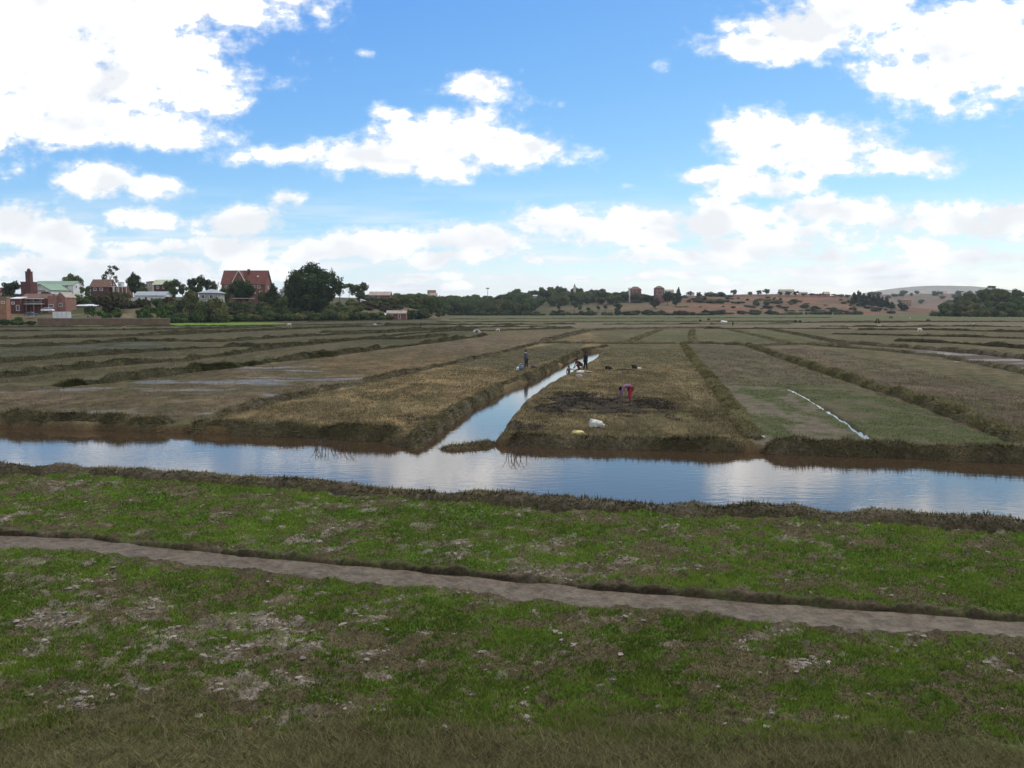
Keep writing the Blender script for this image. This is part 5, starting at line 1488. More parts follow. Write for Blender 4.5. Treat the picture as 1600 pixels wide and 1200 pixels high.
house('red_house', 'small dark red house behind the tree at the left edge', 'house', -14, 6, 420, 455, 450, 7, 'gable_x', 'brick', 'roof_red', .3, [('f', 0, 458, 461, 1)])
# brown house with white end gable and verandah
br, w, ez, rz_, z0, xm = house('brown_house', 'brown brick house with dark tiled roof and white-trimmed right end', 'house', 141, 170, 430, 447.5, 437, 8, 'gable_x', 'brick_dark', 'roof_brown', .5,
                               [('f', 148, 450, 454, 1.3), ('f', 158, 450, 454, 1.3), ('r', .3, 441, 445, 1.0), ('r', .7, 441, 445, 1.0)])
for k in range(3):
    mb = MB(); mb.box(w / 2 + 1.9, w / 2 + 2.15, .3 + k * 3.5, .55 + k * 3.5, -2, ez - .2); mb.build('verandah_post', M['trim'], br)
mb = MB(); mb.box(w / 2 + .02, w / 2 + 2.3, 0, 8, ez - .2, ez - .02); mb.box(w / 2 + .02, w / 2 + 2.2, 0, 8, ez - 3.2, ez - 3.05); mb.build('verandah_roof', M['trim'], br)
eo, w, ez, rz_, z0, xm = house('open_extension', 'low flat-roofed brick extension with pale pillars right of the brown house', 'house', 179, 199, 432, 448.5, 448, 6, 'flat', 'brick', 'roof_white', .2, [('f', 184, 451, 455, 1.2)])
for k in range(4):
    mb = MB(); xk = -w / 2 + .2 + k * (w - .4) / 3; mb.box(xk - .15, xk + .15, -.95, -.65, -2, ez - .01); mb.build('pillar', M['cream'], eo)
house('white_block', 'small white rooftop block above the flat brick extension', 'house', 184, 190, 442, 441.5, 441, 3, 'flat', 'white', 'roof_blue', .1, [('f', 187, 443.5, 446, .8)])
house('grey_house', 'narrow grey-brown house behind the dense dark tree', 'house', 228, 238, 446, 441, 439.5, 6, 'shed', 'grey_wall', 'roof_brown', .2, [('f', 234, 444, 447, .9)])
house('green_roofed_house', 'brown brick house under a pale green single-slope roof', 'house', 240, 264, 424, 444, 437.6, 8, 'gable_x', 'brick_dark', 'roof_palegreen', .7, [('f', 246, 447, 451, 1.2), ('f', 256, 447, 451, 1.2)])
house('white_bungalow', 'white bungalow with low blue-grey sheet roof on the mid slope', 'house', 210, 257, 372, 461.5, 456, 8, 'gable_x', 'white', 'roof_blue', .45,
      [('f', 217, 465, 469, 1.1), ('f', 237, 465, 469, 1.1), ('f', 250, 465, 469, 1.0)], [('f', 228, 464, 471, 1.1)])
house('white_porch', 'small white block joined to the left of the bungalow', 'house', 205, 209.6, 371, 466, 465.6, 4, 'flat', 'white', 'roof_blue', .1, [('f', 207.3, 467.5, 469.5, .6)])
house('pale_house', 'pale two-storey house with grey-green hipped roof on the lower slope', 'house', 311, 339, 346, 458, 452.5, 9, 'hip', 'pale', 'roof_blue', .6,
      [('f', 317, 461, 466, 1.3), ('f', 330, 461, 466, 1.3), ('f', 317, 471, 476, 1.3)], [('f', 325, 470, 479, 1.2)])
# white garden gate beside the pale house
go = empty('garden_gate', (at(343, 338, 5), 338, zat(485, 338)))
for px in (334.5, 351): mb = MB(); xk = at(px, 338, 5) - go.location.x; mb.box(xk - .25, xk + .25, -.25, .25, -1.5, 3.1); mb.build('gate_post', M['pale'], go)
mb = MB()
for k in range(14): xk = at(335.5, 338, 5) - go.location.x + .2 + k * .27; mb.box(xk, xk + .08, -.04, .04, -.5, 2.9)
mb.box(at(335.5, 338, 5) - go.location.x, at(350, 338, 5) - go.location.x, -.05, .05, 2.9, 3.05); mb.build('gate_leaf', M['roof_white'], go)
tag(go, 'white slatted garden gate between pillars right of the pale house', 'gate')
# the big red house
rh, w, ez, rz_, z0, xm = house('red_roofed_house', 'big red brick house with steep dark red roof and central gable', 'house', 346, 414, 420, 443, 423, 11, 'gable_x', 'brick', 'roof_red', .5,
                               [('f', 395, 446, 450, 2.0), ('f', 404, 446, 450, 1.2), ('f', 354, 446, 450, 1.6), ('f', 395, 455, 459, 2.0), ('f', 407, 455, 459, 1.2), ('r', .5, 447, 451, 1.3)])
gx = at(374, 420, 20) - xm; gw = 6.2
sub = wall_mesh('gable_y', gw, 5.4, -2.5, ez + .9, rz_ - .35); sub.v = [(a + gx, b - .6, c) for a, b, c in sub.v]; sub.build('gable_wall', M['brick'], rh)
sub = roof_mesh('gable_y', gw, 5.2, ez + .95, rz_ - .3, .25); sub.v = [(a + gx, b - .6, c) for a, b, c in sub.v]; sub.build('gable_roof', M['roof_red'], rh)
mb = MB(); k_ = (rz_ - .3 - ez - .95) / (gw / 2)
for s_ in (-1, 1):
    vs = [(gx + s_ * (gw / 2 + .35), ez + .95 - k_ * .35), (gx, rz_ - .3), (gx, rz_ + .12), (gx + s_ * (gw / 2 + .35), ez + 1.4 - k_ * .35)]
    mb.add([(a, -1.02, c) for a, c in vs] + [(a, -.86, c) for a, c in vs], [(0, 1, 2, 3), (7, 6, 5, 4), (0, 4, 5, 1), (1, 5, 6, 2), (2, 6, 7, 3), (3, 7, 4, 0)])
mb.build('bargeboard', M['trim'], rh)
mb = MB(); cxp = at(389, 424, 20) - xm; mb.box(cxp - .55, cxp + .55, 3.6, 4.7, rz_ - 3, rz_ + .55); mb.box(cxp - .65, cxp + .65, 3.5, 4.8, rz_ + .55, rz_ + .7); mb.build('chimney', M['brick_dark'], rh)
mb = MB(); cxp = at(401.5, 421, 20) - xm; ys_ = 2.9; zs = ez + (rz_ - ez) * ys_ / 5.5 + .2
mb.box(cxp - .45, cxp + .45, ys_ - .35, ys_ + .35, zs - .3, zs + .25); mb.build('skylight', M['trim'], rh)
house('white_cottage', 'white cottage half hidden between the cone-shaped tree and the huge tree', 'house', 437, 450, 418, 453, 451.4, 6, 'shed', 'white', 'roof_rust', .2, [('f', 440, 455, 458, .9), ('f', 446, 455, 458, .9)])
# open shelter
sh = empty('open_shelter', (at(378, 366, 6), 366, terr(at(378, 366, 6), 366)))
w = 32 / FPX * 360; zt = zat(466.5, 360) - sh.location.z
for sx2 in (-1, 1):
    for y in (.2, 4.0): mb = MB(); mb.box(sx2 * (w / 2 - .2) - .1, sx2 * (w / 2 - .2) + .1, y - .1, y + .1, -1, zt); mb.build('post', M['bark'], sh)
mb = MB(); mb.box(-w / 2, w / 2, -.2, 4.5, zt, zt + .35); mb.build('roof', M['roof_rust'], sh)
tag(sh, 'grey open-sided shelter on posts below the big red house', 'shelter')
house('ridge_house', 'brick house with pale sagging roof on the ridge right of the umbrella-shaped tree', 'house', 577, 609, 520, 461, 456, 8, 'gable_x', 'brick', 'roof_rust', .5, [('f', 583, 462.5, 465, 1.3), ('f', 592, 462.5, 465, 1.3)])
house('white_hut', 'tiny white hut on the bushy bank below the ridge house', 'hut', 563, 572, 470, 471, 467.5, 4, 'shed_x', 'white', 'roof_white', .2, [('f', 567, 472, 475, .8)])
house('brick_shack', 'small red brick shack with grey sheet roof at the foot of the slope', 'shack', 604, 634, 428, 489.5, 485.5, 6, 'gable_x', 'brick', 'roof_rust', .4, [('f', 612, 491, 494, .9)], [('f', 624, 491, 498, .9)], base=499.4)
house('white_roofed_lean_to', 'low lean-to with white metal roof left of the brick shack', 'shed', 586, 602.5, 426, 492.5, 490, 4, 'shed', 'brick_orange', 'roof_white', .3, [('f', 592, 494, 496, .7)], base=499.6)
house('white_shed_roof', 'long low shed whose bright white roof gleams among the bushes', 'shed', 117, 150, 340, 478.5, 475.8, 4, 'shed', 'brick_dark', 'roof_white', .3, [('f', 135, 480, 482, .9)])
# corrugated fence and boundary wall
fo_ = empty('metal_fence', (at(97, 288, 2), 288, zat(496, 288))); w = 29 / FPX * 288
zt = zat(487, 288) - fo_.location.z
for k in range(4):
    mb = MB(); x0 = -w / 2 + k * w / 4
    for q in range(12):
        xa = x0 + .04 + q * (w / 4 - .08) / 12; mb.box(xa, xa + (w / 4 - .08) / 12 - .005, -.05 + .03 * (q % 2), .05, -.6, zt)
    mb.build('fence_panel', M['roof_white'], fo_)
    mb = MB(); mb.box(x0 - .04, x0 + .036, -.1, .1, -.8, zt + .1); mb.build('fence_post', M['grey_wall'], fo_)
tag(fo_, 'white corrugated metal fence below the gabled annexe', 'fence')
bw = empty('boundary_wall', (at(162, 279, 1), 279, 0)); w = 206 / FPX * 279; zt = zat(497.6, 279)
mb = MB(); mb.box(-w / 2, w / 2, 0, .3, -1, zt); mb.build('wall', M['wall_tan'], bw)
mb = MB(); mb.box(-w / 2 - .05, w / 2 + .05, -.06, .36, zt + .003, zt + .14); mb.build('coping', M['grey_wall'], bw)
for k in range(9):
    mb = MB(); xk = -w / 2 + .2 + k * (w - .4) / 8; mb.box(xk - .2, xk + .2, -.08, -.003, -1, zt - .003); mb.build('pier', M['wall_tan'], bw)
tag(bw, 'long low tan brick boundary wall along the edge of the fields', 'wall')
mb = MB(); mb.add([(0, 0, 0)], [])
# far buildings
house('ochre_house', 'ochre-walled house in a clearing of the far wood', 'house', 671.5, 682, 800, 461.5, 458, 7, 'gable_x', 'brick_orange', 'roof_rust', .4, [('f', 674, 463.5, 466, 1), ('f', 679, 463.5, 466, 1)])
house('brown_roofed_house', 'dull brown-roofed house showing over the far wood above the ochre house', 'house', 668, 680, 960, 457.5, 453.5, 8, 'gable_x', 'grey_wall', 'roof_brown', .4, [('f', 674, 458, 460, 1)])
house('pale_shed', 'pale flat shed half buried in the far wood', 'shed', 833, 839.5, 850, 462, 461.2, 5, 'shed', 'pale', 'roof_white', .3, [('f', 835, 462.5, 464, .8)], base=464.5)
sp, w, ez, rz_, z0, xm = house('church_spire', 'slim pale church spire rising over the far wood', 'church', 896.2, 899.8, 1030, 448.5, 448.2, 3, 'flat', 'cream', 'cream', .1, [('f', 898, 450, 451.5, .7)])
mb = MB(); mb.add([(-w / 2, 0, ez + .31), (w / 2, 0, ez + .31), (w / 2, 3, ez + .31), (-w / 2, 3, ez + .31), (0, 1.5, ez + 4.8)], [(0, 3, 2, 1), (0, 1, 4), (1, 2, 4), (2, 3, 4), (3, 0, 4)]); mb.build('spire', M['grey_wall'], sp)
house('white_sided_house', 'brick house with white left wall on the far hill skyline', 'house', 985, 1002, 930, 452.5, 448, 8, 'hip', 'brick', 'roof_brown', .5, [('f', 989, 454, 456.5, 1.3), ('f', 995, 454, 456.5, 1.3)])
house('white_wing', 'white block joined to the left of the skyline brick house', 'house', 983, 984.9, 930, 450, 449.8, 6, 'flat', 'white', 'roof_blue', .1, [('f', 984, 453, 455, .5)])
tb_, w, ez, rz_, z0, xm = house('brick_tower_block', 'tall red brick block with brown roof alone on the far skyline', 'house', 1023.5, 1038, 925, 450.5, 447, 8, 'hip', 'brick', 'roof_brown', .35,
                                [('f', 1027, 453, 455.5, 1.1), ('f', 1031, 453, 455.5, 1.1), ('f', 1035, 453, 455.5, 1.1), ('f', 1027, 458, 460.5, 1.1), ('f', 1035, 458, 460.5, 1.1)], [('f', 1031, 460.5, 464, 1.2)])
for px0, px1, Y, e, r, wm__, lab in [(1040, 1053, 1060, 454.5, 452.5, 'cream', 'cream house peeping out beside the brick tower block'), (1074, 1085, 1090, 458.5, 456.8, 'white', 'white low house on the skyline left of the red hill'),
                                     (1219, 1241, 1150, 454, 452, 'cream', 'long pale building on the skyline of the red hill'), (1288, 1297, 1130, 459, 456, 'brick_pink', 'pinkish house on the right skyline of the red hill'),
                                     (1250, 1262, 1180, 457.5, 456, 'white', 'white low house just right of the long pale skyline building')]:
    house('skyline_house', lab, 'house', px0, px1, Y, e, r, 8, 'gable_x', wm__, 'roof_rust', .4, [('f', (px0 + px1) / 2, e + 1, e + 3, 1.1)])
house('orange_house', 'orange brick house alone on the far valley slope', 'house', 1412, 1424, 1560, 469, 466.5, 9, 'hip', 'brick_orange', 'brick_orange', .3, [('f', 1415, 471, 473, 1.3), ('f', 1421, 471, 473, 1.3)])
for i, (a, b, e) in enumerate([(1458, 1464, 455.5), (1467, 1472, 454), (1474, 1480, 455), (1440, 1447, 458.5), (1395, 1400, 458.5), (1508, 1516, 456)]):
    house('distant_house', 'tiny white house on the far ridge in front of the pale hill', 'house', a, b, 2150 + i * 6, e, e - 1.5, 8, 'gable_x', 'white', 'roof_rust', .4, group='tiny white houses on the far ridge')
house('green_roofed_house', 'pale green sheet roof among the trees at the right edge', 'house', 1584, 1606, 700, 468, 463.5, 8, 'gable_x', 'white', 'roof_palegreen', .5, [('f', 1590, 470, 473, 1)])
house('white_cottage', 'small white cottage sunk in the right-hand wood', 'house', 1558, 1568, 690, 473.5, 472, 6, 'shed', 'pale', 'roof_white', .3, [('f', 1563, 474.2, 475.8, .8)])
house('white_roofed_house', 'white roof gleaming between the highest trees of the right-hand wood', 'house', 1570, 1582, 820, 458.5, 456, 8, 'gable_x', 'pale', 'roof_white', .4, [('f', 1577, 459.5, 461, 1)])
# slender mast over the far wood
mo = empty('mast', (at(762, 900, 14), 900, terr(at(762, 900, 14), 900)))
mb = MB(); mb.tube([(0, 0, -1), (0, 0, zat(451.5, 900) - mo.location.z)], [.35, .22], 8); mb.build('pole', M['grey_wall'], mo)
mb = MB(); zt = zat(451.5, 900) - mo.location.z; mb.box(-1.9, 1.9, -.5, .5, zt - .002, zt + .9); mb.box(-1.4, 1.4, -.7, .7, zt + .9, zt + 1.3); mb.build('lamp_head', M['grey_wall'], mo)
tag(mo, 'slender pale mast with a wide head above the far wood', 'mast')

# ------------------------------------------------------------------ cars by the balcony house
M['paint_blue'] = noisy('dark_blue_paint', (0.02, 0.03, 0.06), (0.03, 0.04, 0.08), 2, .3, 0, spec=.5)
M['paint_white'] = noisy('white_paint', (0.62, 0.62, 0.62), (0.7, 0.7, 0.7), 2, .3, 0, spec=.5)
M['rubber'] = noisy('rubber', (0.02, 0.02, 0.02), (0.03, 0.03, 0.03), 4, .9, 0)


def car(px, Y, zb, paint, label, rz):
    o = empty('parked_car', (at(px, Y, 3), Y, zb), rz)
    sec = [(-2.1, .35), (-2.15, .75), (-1.9, .95), (-1.2, 1.0), (1.0, 1.0), (1.95, .82), (2.15, .6), (2.1, .32)]
    def loft(pts, wds, nm, mat):
        mb = MB(); n = len(pts)
        mb.add([(x, -w, z) for (x, z), w in zip(pts, wds)] + [(x, w, z) for (x, z), w in zip(pts, wds)],
               [tuple(range(n))[::-1], tuple(range(n, 2 * n))] + [(i, (i + 1) % n, n + (i + 1) % n, n + i) for i in range(n)])
        return mb.build(nm, mat, o)
    loft(sec, [.82, .84, .84, .82, .82, .82, .82, .82], 'body', M[paint])
    loft([(-1.75, 1.0), (-1.2, 1.42), (.2, 1.44), (.95, 1.0)], [.76, .62, .62, .76], 'cabin_glass', M['glass'])
    loft([(-1.2, 1.43), (-1.1, 1.49), (.15, 1.5), (.25, 1.44)], [.63, .6, .6, .63], 'car_roof', M['paint_white'] if paint == 'paint_white' else M[paint])
    for sx2 in (-1.3, 1.3):
        for sy in (-.78, .78):
            mb = MB(); mb.tube([(sx2, sy - .1, .32), (sx2, sy + .1, .32)], .32, 14); w_ = mb.build('wheel', M['rubber'], o)
            mb = MB(); mb.tube([(sx2, sy - .11, .32), (sx2, sy + .11, .32)], .18, 10); mb.build('rim', M['roof_white'], w_)
    return tag(o, label, 'car')


car(49, 303, zat(493.5, 303), 'paint_blue', 'dark car parked before the balcony house', .1)
car(75, 306, zat(487, 306), 'paint_white', 'white car parked between the balcony house and the metal fence', .05)


# ------------------------------------------------------------------ people and cattle (skinned figures)
def skin(name, J, E, mat, parent, root, scale=1.0, mats=None, sub=2):
    names = list(J)
    me = bpy.data.meshes.new(name)
    me.from_pydata([J[n][0] for n in names], [(names.index(a), names.index(b)) for a, b in E], [])
    ob = bpy.data.objects.new(name, me); C.objects.link(ob)
    ob.modifiers.new('s', 'SKIN')
    sv_ = me.skin_vertices[0].data
    for i, n in enumerate(names):
        r = J[n][1]
        sv_[i].radius = (r * scale, r * scale) if not isinstance(r, tuple) else (r[0] * scale, r[1] * scale)
        sv_[i].use_root = (n == root)
    ob.modifiers.new('b', 'SUBSURF').levels = sub
    dg = bpy.context.evaluated_depsgraph_get()
    m2 = bpy.data.meshes.new_from_object(ob.evaluated_get(dg))
    bpy.data.objects.remove(ob); m2.name = name
    m2.materials.clear(); m2.materials.append(mat)
    m2.polygons.foreach_set('use_smooth', np.ones(len(m2.polygons), bool))
    o = bpy.data.objects.new(name, m2)
    return link(o, parent)


def cloth(name, c1, c2=None): return noisy(name, c1, c2 or tuple(v * 1.5 for v in c1), 9, .9, .3, .01)


M['skin'] = noisy('brown_skin', (0.10, 0.052, 0.032), (0.14, 0.075, 0.045), 6, .6, 0, spec=.3)
M['hair'] = noisy('black_hair', (0.008, 0.007, 0.006), (0.02, 0.018, 0.016), 12, .7, .2)
M['purple'] = cloth('purple_cloth', (0.14, 0.066, 0.13), (0.22, 0.115, 0.205))
M['red'] = cloth('red_cloth', (0.21, 0.015, 0.026), (0.31, 0.027, 0.042))
M['navy'] = cloth('navy_cloth', (0.012, 0.014, 0.024), (0.028, 0.03, 0.045))
M['black'] = cloth('black_cloth', (0.010, 0.011, 0.012), (0.022, 0.023, 0.025))
M['greyblue'] = cloth('grey_blue_cloth', (0.05, 0.055, 0.07), (0.09, 0.095, 0.12))
M['maroon'] = cloth('maroon_cloth', (0.07, 0.02, 0.015), (0.12, 0.04, 0.03))
M['whitecloth'] = cloth('white_cloth', (0.55, 0.55, 0.53), (0.75, 0.75, 0.72))
M['teal'] = cloth('dark_teal_cloth', (0.012, 0.03, 0.035), (0.02, 0.05, 0.055))


def hand(J, E, side, wrist, d, up):
    """palm and five unequal bent fingers, thumb off the side of the palm"""
    d = Vector(d).normalized(); up = Vector(up).normalized(); w = Vector(wrist); sidev = d.cross(up).normalized()
    J[side + 'palm'] = (tuple(w + d * .07), .030); E.append((side + 'wrist', side + 'palm'))
    for k, (off, ln) in enumerate(((-.033, .06), (-.011, .075), (.011, .08), (.033, .07))):
        a = w + d * .10 + sidev * off; b = a + d * ln * .5 + up * -.006; c = a + d * ln + up * -.025
        for nm, p, r in (('a', a, .010), ('b', b, .009), ('c', c, .007)): J[f'{side}f{k}{nm}'] = (tuple(p), r)
        E += [(side + 'palm', f'{side}f{k}a'), (f'{side}f{k}a', f'{side}f{k}b'), (f'{side}f{k}b', f'{side}f{k}c')]
    a = w + d * .05 + sidev * -.045; b = a + d * .04 + sidev * -.02
    J[side + 'ta'] = (tuple(a), .011); J[side + 'tb'] = (tuple(b), .008); E += [(side + 'palm', side + 'ta'), (side + 'ta', side + 'tb')]


BASE_E = [('pelvis', 'waist'), ('waist', 'chest'), ('chest', 'neck'), ('neck', 'head'), ('head', 'headtop'), ('head', 'nose')]
for s_ in 'lr':
    BASE_E += [('chest', s_ + 'sh'), (s_ + 'sh', s_ + 'el'), (s_ + 'el', s_ + 'wrist'), ('pelvis', s_ + 'hip'), (s_ + 'hip', s_ + 'kn'), (s_ + 'kn', s_ + 'an'), (s_ + 'an', s_ + 'toe')]


def standing(dl=(0, 0, 0), dr=(0, 0, 0), arm=.0):
    J = dict(pelvis=((0, 0, .84), .12), waist=((0, 0, .99), .105), chest=((0, 0, 1.20), .125), neck=((.01, 0, 1.37), .05), head=((.02, 0, 1.49), .085), headtop=((.01, 0, 1.57), .065), nose=((.11, 0, 1.47), .016))
    for s_, k in (('l', 1), ('r', -1)):
        dx = dl if s_ == 'l' else dr
        J[s_ + 'sh'] = ((0, k * .165, 1.31), .058); J[s_ + 'el'] = ((-.03, k * (.23 + arm), 1.05), .042); J[s_ + 'wrist'] = ((.06, k * (.24 + arm), .83), .028)
        J[s_ + 'hip'] = ((0, k * .09, .80), .085); J[s_ + 'kn'] = ((.02 + dx[0] * .5, k * .10, .46), .058); J[s_ + 'an'] = ((dx[0], k * .11, .08), .038); J[s_ + 'toe'] = ((.13 + dx[0], k * .12, .035), .032)
    return J


def person(label, loc, rz, J, sc, top, legs, hair='hair', extra=None, shirt_e=None, trouser_e=None, hands=True, name='person', group=None, short=False):
    o = empty(name, loc, rz); o.scale = (sc, sc, sc)
    E = list(BASE_E); J = dict(J)
    base = dict(J)
    if hands:
        for s_ in 'lr':
            d = Vector(J[s_ + 'wrist'][0]) - Vector(J[s_ + 'el'][0]); hand(J, E, s_, J[s_ + 'wrist'][0], d, (0, 1 if s_ == 'l' else -1, .1))
    skin('body', J, E, M['skin'], o, 'pelvis', sub=1 if not hands else 2)
    se = [('pelvis', 'waist'), ('waist', 'chest'), ('chest', 'lsh'), ('chest', 'rsh'), ('lsh', 'lel'), ('rsh', 'rel')] + ([] if short else [('lel', 'lwrist'), ('rel', 'rwrist')])
    if top:
        K = {n: base[n] for n in {a for e in se for a in e}}
        K = {n: (p, r * (1.3 if n in ('pelvis', 'waist', 'chest') else 1.35)) for n, (p, r) in K.items()}
        skin('shirt', K, se, M[top], o, 'chest')
    te = [('pelvis', 'lhip'), ('pelvis', 'rhip'), ('lhip', 'lkn'), ('rhip', 'rkn'), ('lkn', 'lan'), ('rkn', 'ran')]
    if legs:
        K = {n: base[n] for n in {a for e in te for a in e}}
        K = {n: (p, r * (1.12 if n == 'pelvis' else 1.35)) for n, (p, r) in K.items()}
        skin('trousers', K, te, M[legs], o, 'pelvis')
    hd, ht, nk = (Vector(base[n][0]) for n in ('head', 'headtop', 'neck'))
    f = (Vector(base['nose'][0]) - hd).normalized()
    K = dict(a=(tuple(hd - f * .035), .082), b=(tuple(ht - f * .02), .078), c=(tuple(hd.lerp(nk, .35) - f * .05), .05))
    skin('hair', K, [('a', 'b'), ('a', 'c')], M[hair], o, 'a')
    tag(o, label, 'person', group)
    return o


def gnd(px, py, z=0.0):
    x, y = P(px, py, z)
    return x, y, float(ground_z(np.array([x]), np.array([y]))[0])


# woman bending over the cut rice: facing the channel (towards -x)
JW = dict(pelvis=((0.04, 0, .80), .135), waist=((-.10, 0, .93), .12), chest=((-.32, 0, .93), .135), neck=((-.48, 0, .84), .05), head=((-.57, 0, .76), .088), headtop=((-.64, 0, .70), .066), nose=((-.60, 0, .66), .016))
for s_, k in (('l', -1), ('r', 1)):
    JW[s_ + 'sh'] = ((-.42, k * .17, .86), .06); JW[s_ + 'el'] = ((-.50, k * .19, .60), .043); JW[s_ + 'wrist'] = ((-.60, k * .13, .37), .028)
    JW[s_ + 'hip'] = ((.03, k * .10, .76), .095); JW[s_ + 'kn'] = ((-.02 + k * .03, k * .11, .42), .066); JW[s_ + 'an'] = ((.02 + k * .03, k * .12, .08), .042); JW[s_ + 'toe'] = ((-.12 + k * .03, k * .12, .035), .033)
x, y, z = gnd(984, 628)
wo_ = person('woman in a purple top and red trousers bending to the ground', (x, y, z), 0.12, JW, 1.0, 'purple', 'red')
# man on the left bank of the channel
x, y, z = gnd(822, 578)
po = person('person in dark clothes and white scarf standing on the left channel bank', (x, y, max(z, .16)), -.6, standing((.05, 0, 0), (-.06, 0, 0)), .98, 'greyblue', 'navy')
skin('scarf', dict(a=((-.05, .10, 1.38), .045), b=((-.07, 0, 1.41), .05), c=((-.05, -.10, 1.38), .045), d=((.07, 0, 1.36), .045)), [('a', 'b'), ('b', 'c'), ('c', 'd'), ('d', 'a')], M['whitecloth'], po, 'b')
# man in a dark suit on the right bank, with a stooping companion and a bather
x, y, z = gnd(915, 579)
person('tall person in a black coat and trousers standing on the right channel bank', (x, y, max(z, .02)), 2.6, standing((.10, 0, 0), (-.10, 0, 0), .05), 1.03, 'black', 'black')
JS = dict(pelvis=((0.1, 0, .46), .12), waist=((-.02, 0, .60), .11), chest=((-.17, 0, .72), .12), neck=((-.30, 0, .80), .05), head=((-.38, 0, .84), .085), headtop=((-.42, 0, .90), .066), nose=((-.48, 0, .80), .016))
for s_, k in (('l', -1), ('r', 1)):
    JS[s_ + 'sh'] = ((-.23, k * .16, .72), .056); JS[s_ + 'el'] = ((-.34, k * .18, .48), .042); JS[s_ + 'wrist'] = ((-.46, k * .12, .28), .027)
    JS[s_ + 'hip'] = ((.08, k * .1, .44), .085); JS[s_ + 'kn'] = ((-.22, k * .14, .40), .06); JS[s_ + 'an'] = ((-.02, k * .12, .08), .038); JS[s_ + 'toe'] = ((-.16, k * .13, .035), .032)
x, y, z = gnd(906, 578.5)
person('person in maroon crouching at the water beside the one in black', (x, y, max(z, -.05)), .3, JS, 1.05, 'maroon', 'maroon', short=True)
JB = standing()
JB['lel'] = ((.10, .34, 1.24), .04); JB['lwrist'] = ((.22, .56, 1.20), .028)
JB['rel'] = ((.04, -.24, 1.06), .04); JB['rwrist'] = ((.10, -.22, .86), .028)
x, y = P(889, 585, WZ)
person('bare-chested bather standing waist-deep in the channel with one arm out', (x, y, WZ - .80), -1.57 + .2, JB, .98, None, 'navy')
# tiny people far out on the fields
for px, py, top, legs, lab, sc in [(1145, 510.5, 'navy', 'navy', 'tiny dark figure walking far out on the pale field strip', 1.0), (1521, 511.5, 'whitecloth', 'teal', 'tiny figure in a white top far out on the right', 1.05),
                                   (657, 511, 'navy', 'black', 'tiny dark figure before the dark bush at the hill foot', .95), (1422, 499, 'whitecloth', 'whitecloth', 'tiny pale figure farthest out before the right valley', 1.0)]:
    x, y, z = gnd(px, py)
    person(lab, (x, y, z), random.uniform(0, 6), standing((.12, 0, 0), (-.12, 0, 0)), sc, top, legs, hands=False)

# zebu cattle
M['hide_white'] = noisy('white_hide', (0.50, 0.47, 0.42), (0.62, 0.58, 0.53), 3, .8, .1)
M['hide_brown'] = noisy('brown_hide', (0.05, 0.03, 0.02), (0.10, 0.06, 0.04), 3, .8, .1)
M['hide_tan'] = noisy('tan_hide', (0.22, 0.15, 0.10), (0.34, 0.25, 0.17), 3, .8, .1)
M['hide_black'] = noisy('black_hide', (0.012, 0.011, 0.01), (0.03, 0.027, 0.025), 3, .8, .1)
M['hide_pied'] = noisy('pied_hide', (0.05, 0.035, 0.03), (0.60, 0.57, 0.53), 1.3, .8, .1, detail=1)
M['horn'] = noisy('horn', (0.15, 0.13, 0.10), (0.3, 0.27, 0.22), 5, .5, .1)
ZJ = dict(rump=((-.72, 0, 1.05), .20), hips=((-.5, 0, 1.10), .25), belly=((-.05, 0, 1.02), .30), chest=((.40, 0, 1.02), .28), hump=((.42, 0, 1.38), .12), neck=((.75, 0, 1.12), .16), poll=((1.02, 0, 1.18), .11), muzzle=((1.30, 0, .98), .075),
          tail=((-.92, 0, .95), .03), tailtip=((-.95, 0, .45), .025), eara=((1.0, .20, 1.18), .03), earb=((1.0, -.20, 1.18), .03))
ZE = [('rump', 'hips'), ('hips', 'belly'), ('belly', 'chest'), ('chest', 'hump'), ('chest', 'neck'), ('neck', 'poll'), ('poll', 'muzzle'), ('rump', 'tail'), ('tail', 'tailtip'), ('poll', 'eara'), ('poll', 'earb')]
for s_, k in (('l', 1), ('r', -1)):
    ZJ['f' + s_ + '1'] = ((.42, k * .17, .72), .10); ZJ['f' + s_ + '2'] = ((.45, k * .17, .40), .055); ZJ['f' + s_ + '3'] = ((.43, k * .17, .05), .05)
    ZJ['h' + s_ + '1'] = ((-.55, k * .17, .75), .12); ZJ['h' + s_ + '2'] = ((-.74, k * .17, .42), .055); ZJ['h' + s_ + '3'] = ((-.66, k * .17, .05), .05)
    ZE += [('chest', 'f' + s_ + '1'), ('f' + s_ + '1', 'f' + s_ + '2'), ('f' + s_ + '2', 'f' + s_ + '3'), ('hips', 'h' + s_ + '1'), ('h' + s_ + '1', 'h' + s_ + '2'), ('h' + s_ + '2', 'h' + s_ + '3')]
zproto = {}


def zebu(px, py, hide, rz, label, sc=1.0, graze=False):
    sc *= .85
    x, y, z = gnd(px, py)
    o = empty('zebu', (x, y, z), rz); o.scale = (sc,) * 3
    J = dict(ZJ)
    if graze:
        J['neck'] = ((.78, 0, .85), .15); J['poll'] = ((1.0, 0, .55), .11); J['muzzle'] = ((1.12, 0, .22), .075); J['eara'] = ((.98, .2, .58), .03); J['earb'] = ((.98, -.2, .58), .03)
    skin('body', J, ZE, M[hide], o, 'belly')
    p = Vector(J['poll'][0])
    for k in (1, -1):
        mb = MB(); mb.tube([p + Vector((0, k * .07, .05)), p + Vector((-.02, k * .2, .22)), p + Vector((0, k * .17, .42))], [.035, .028, .008], 7); mb.build('horn', M['horn'], o, True)
    return tag(o, label, 'cattle')


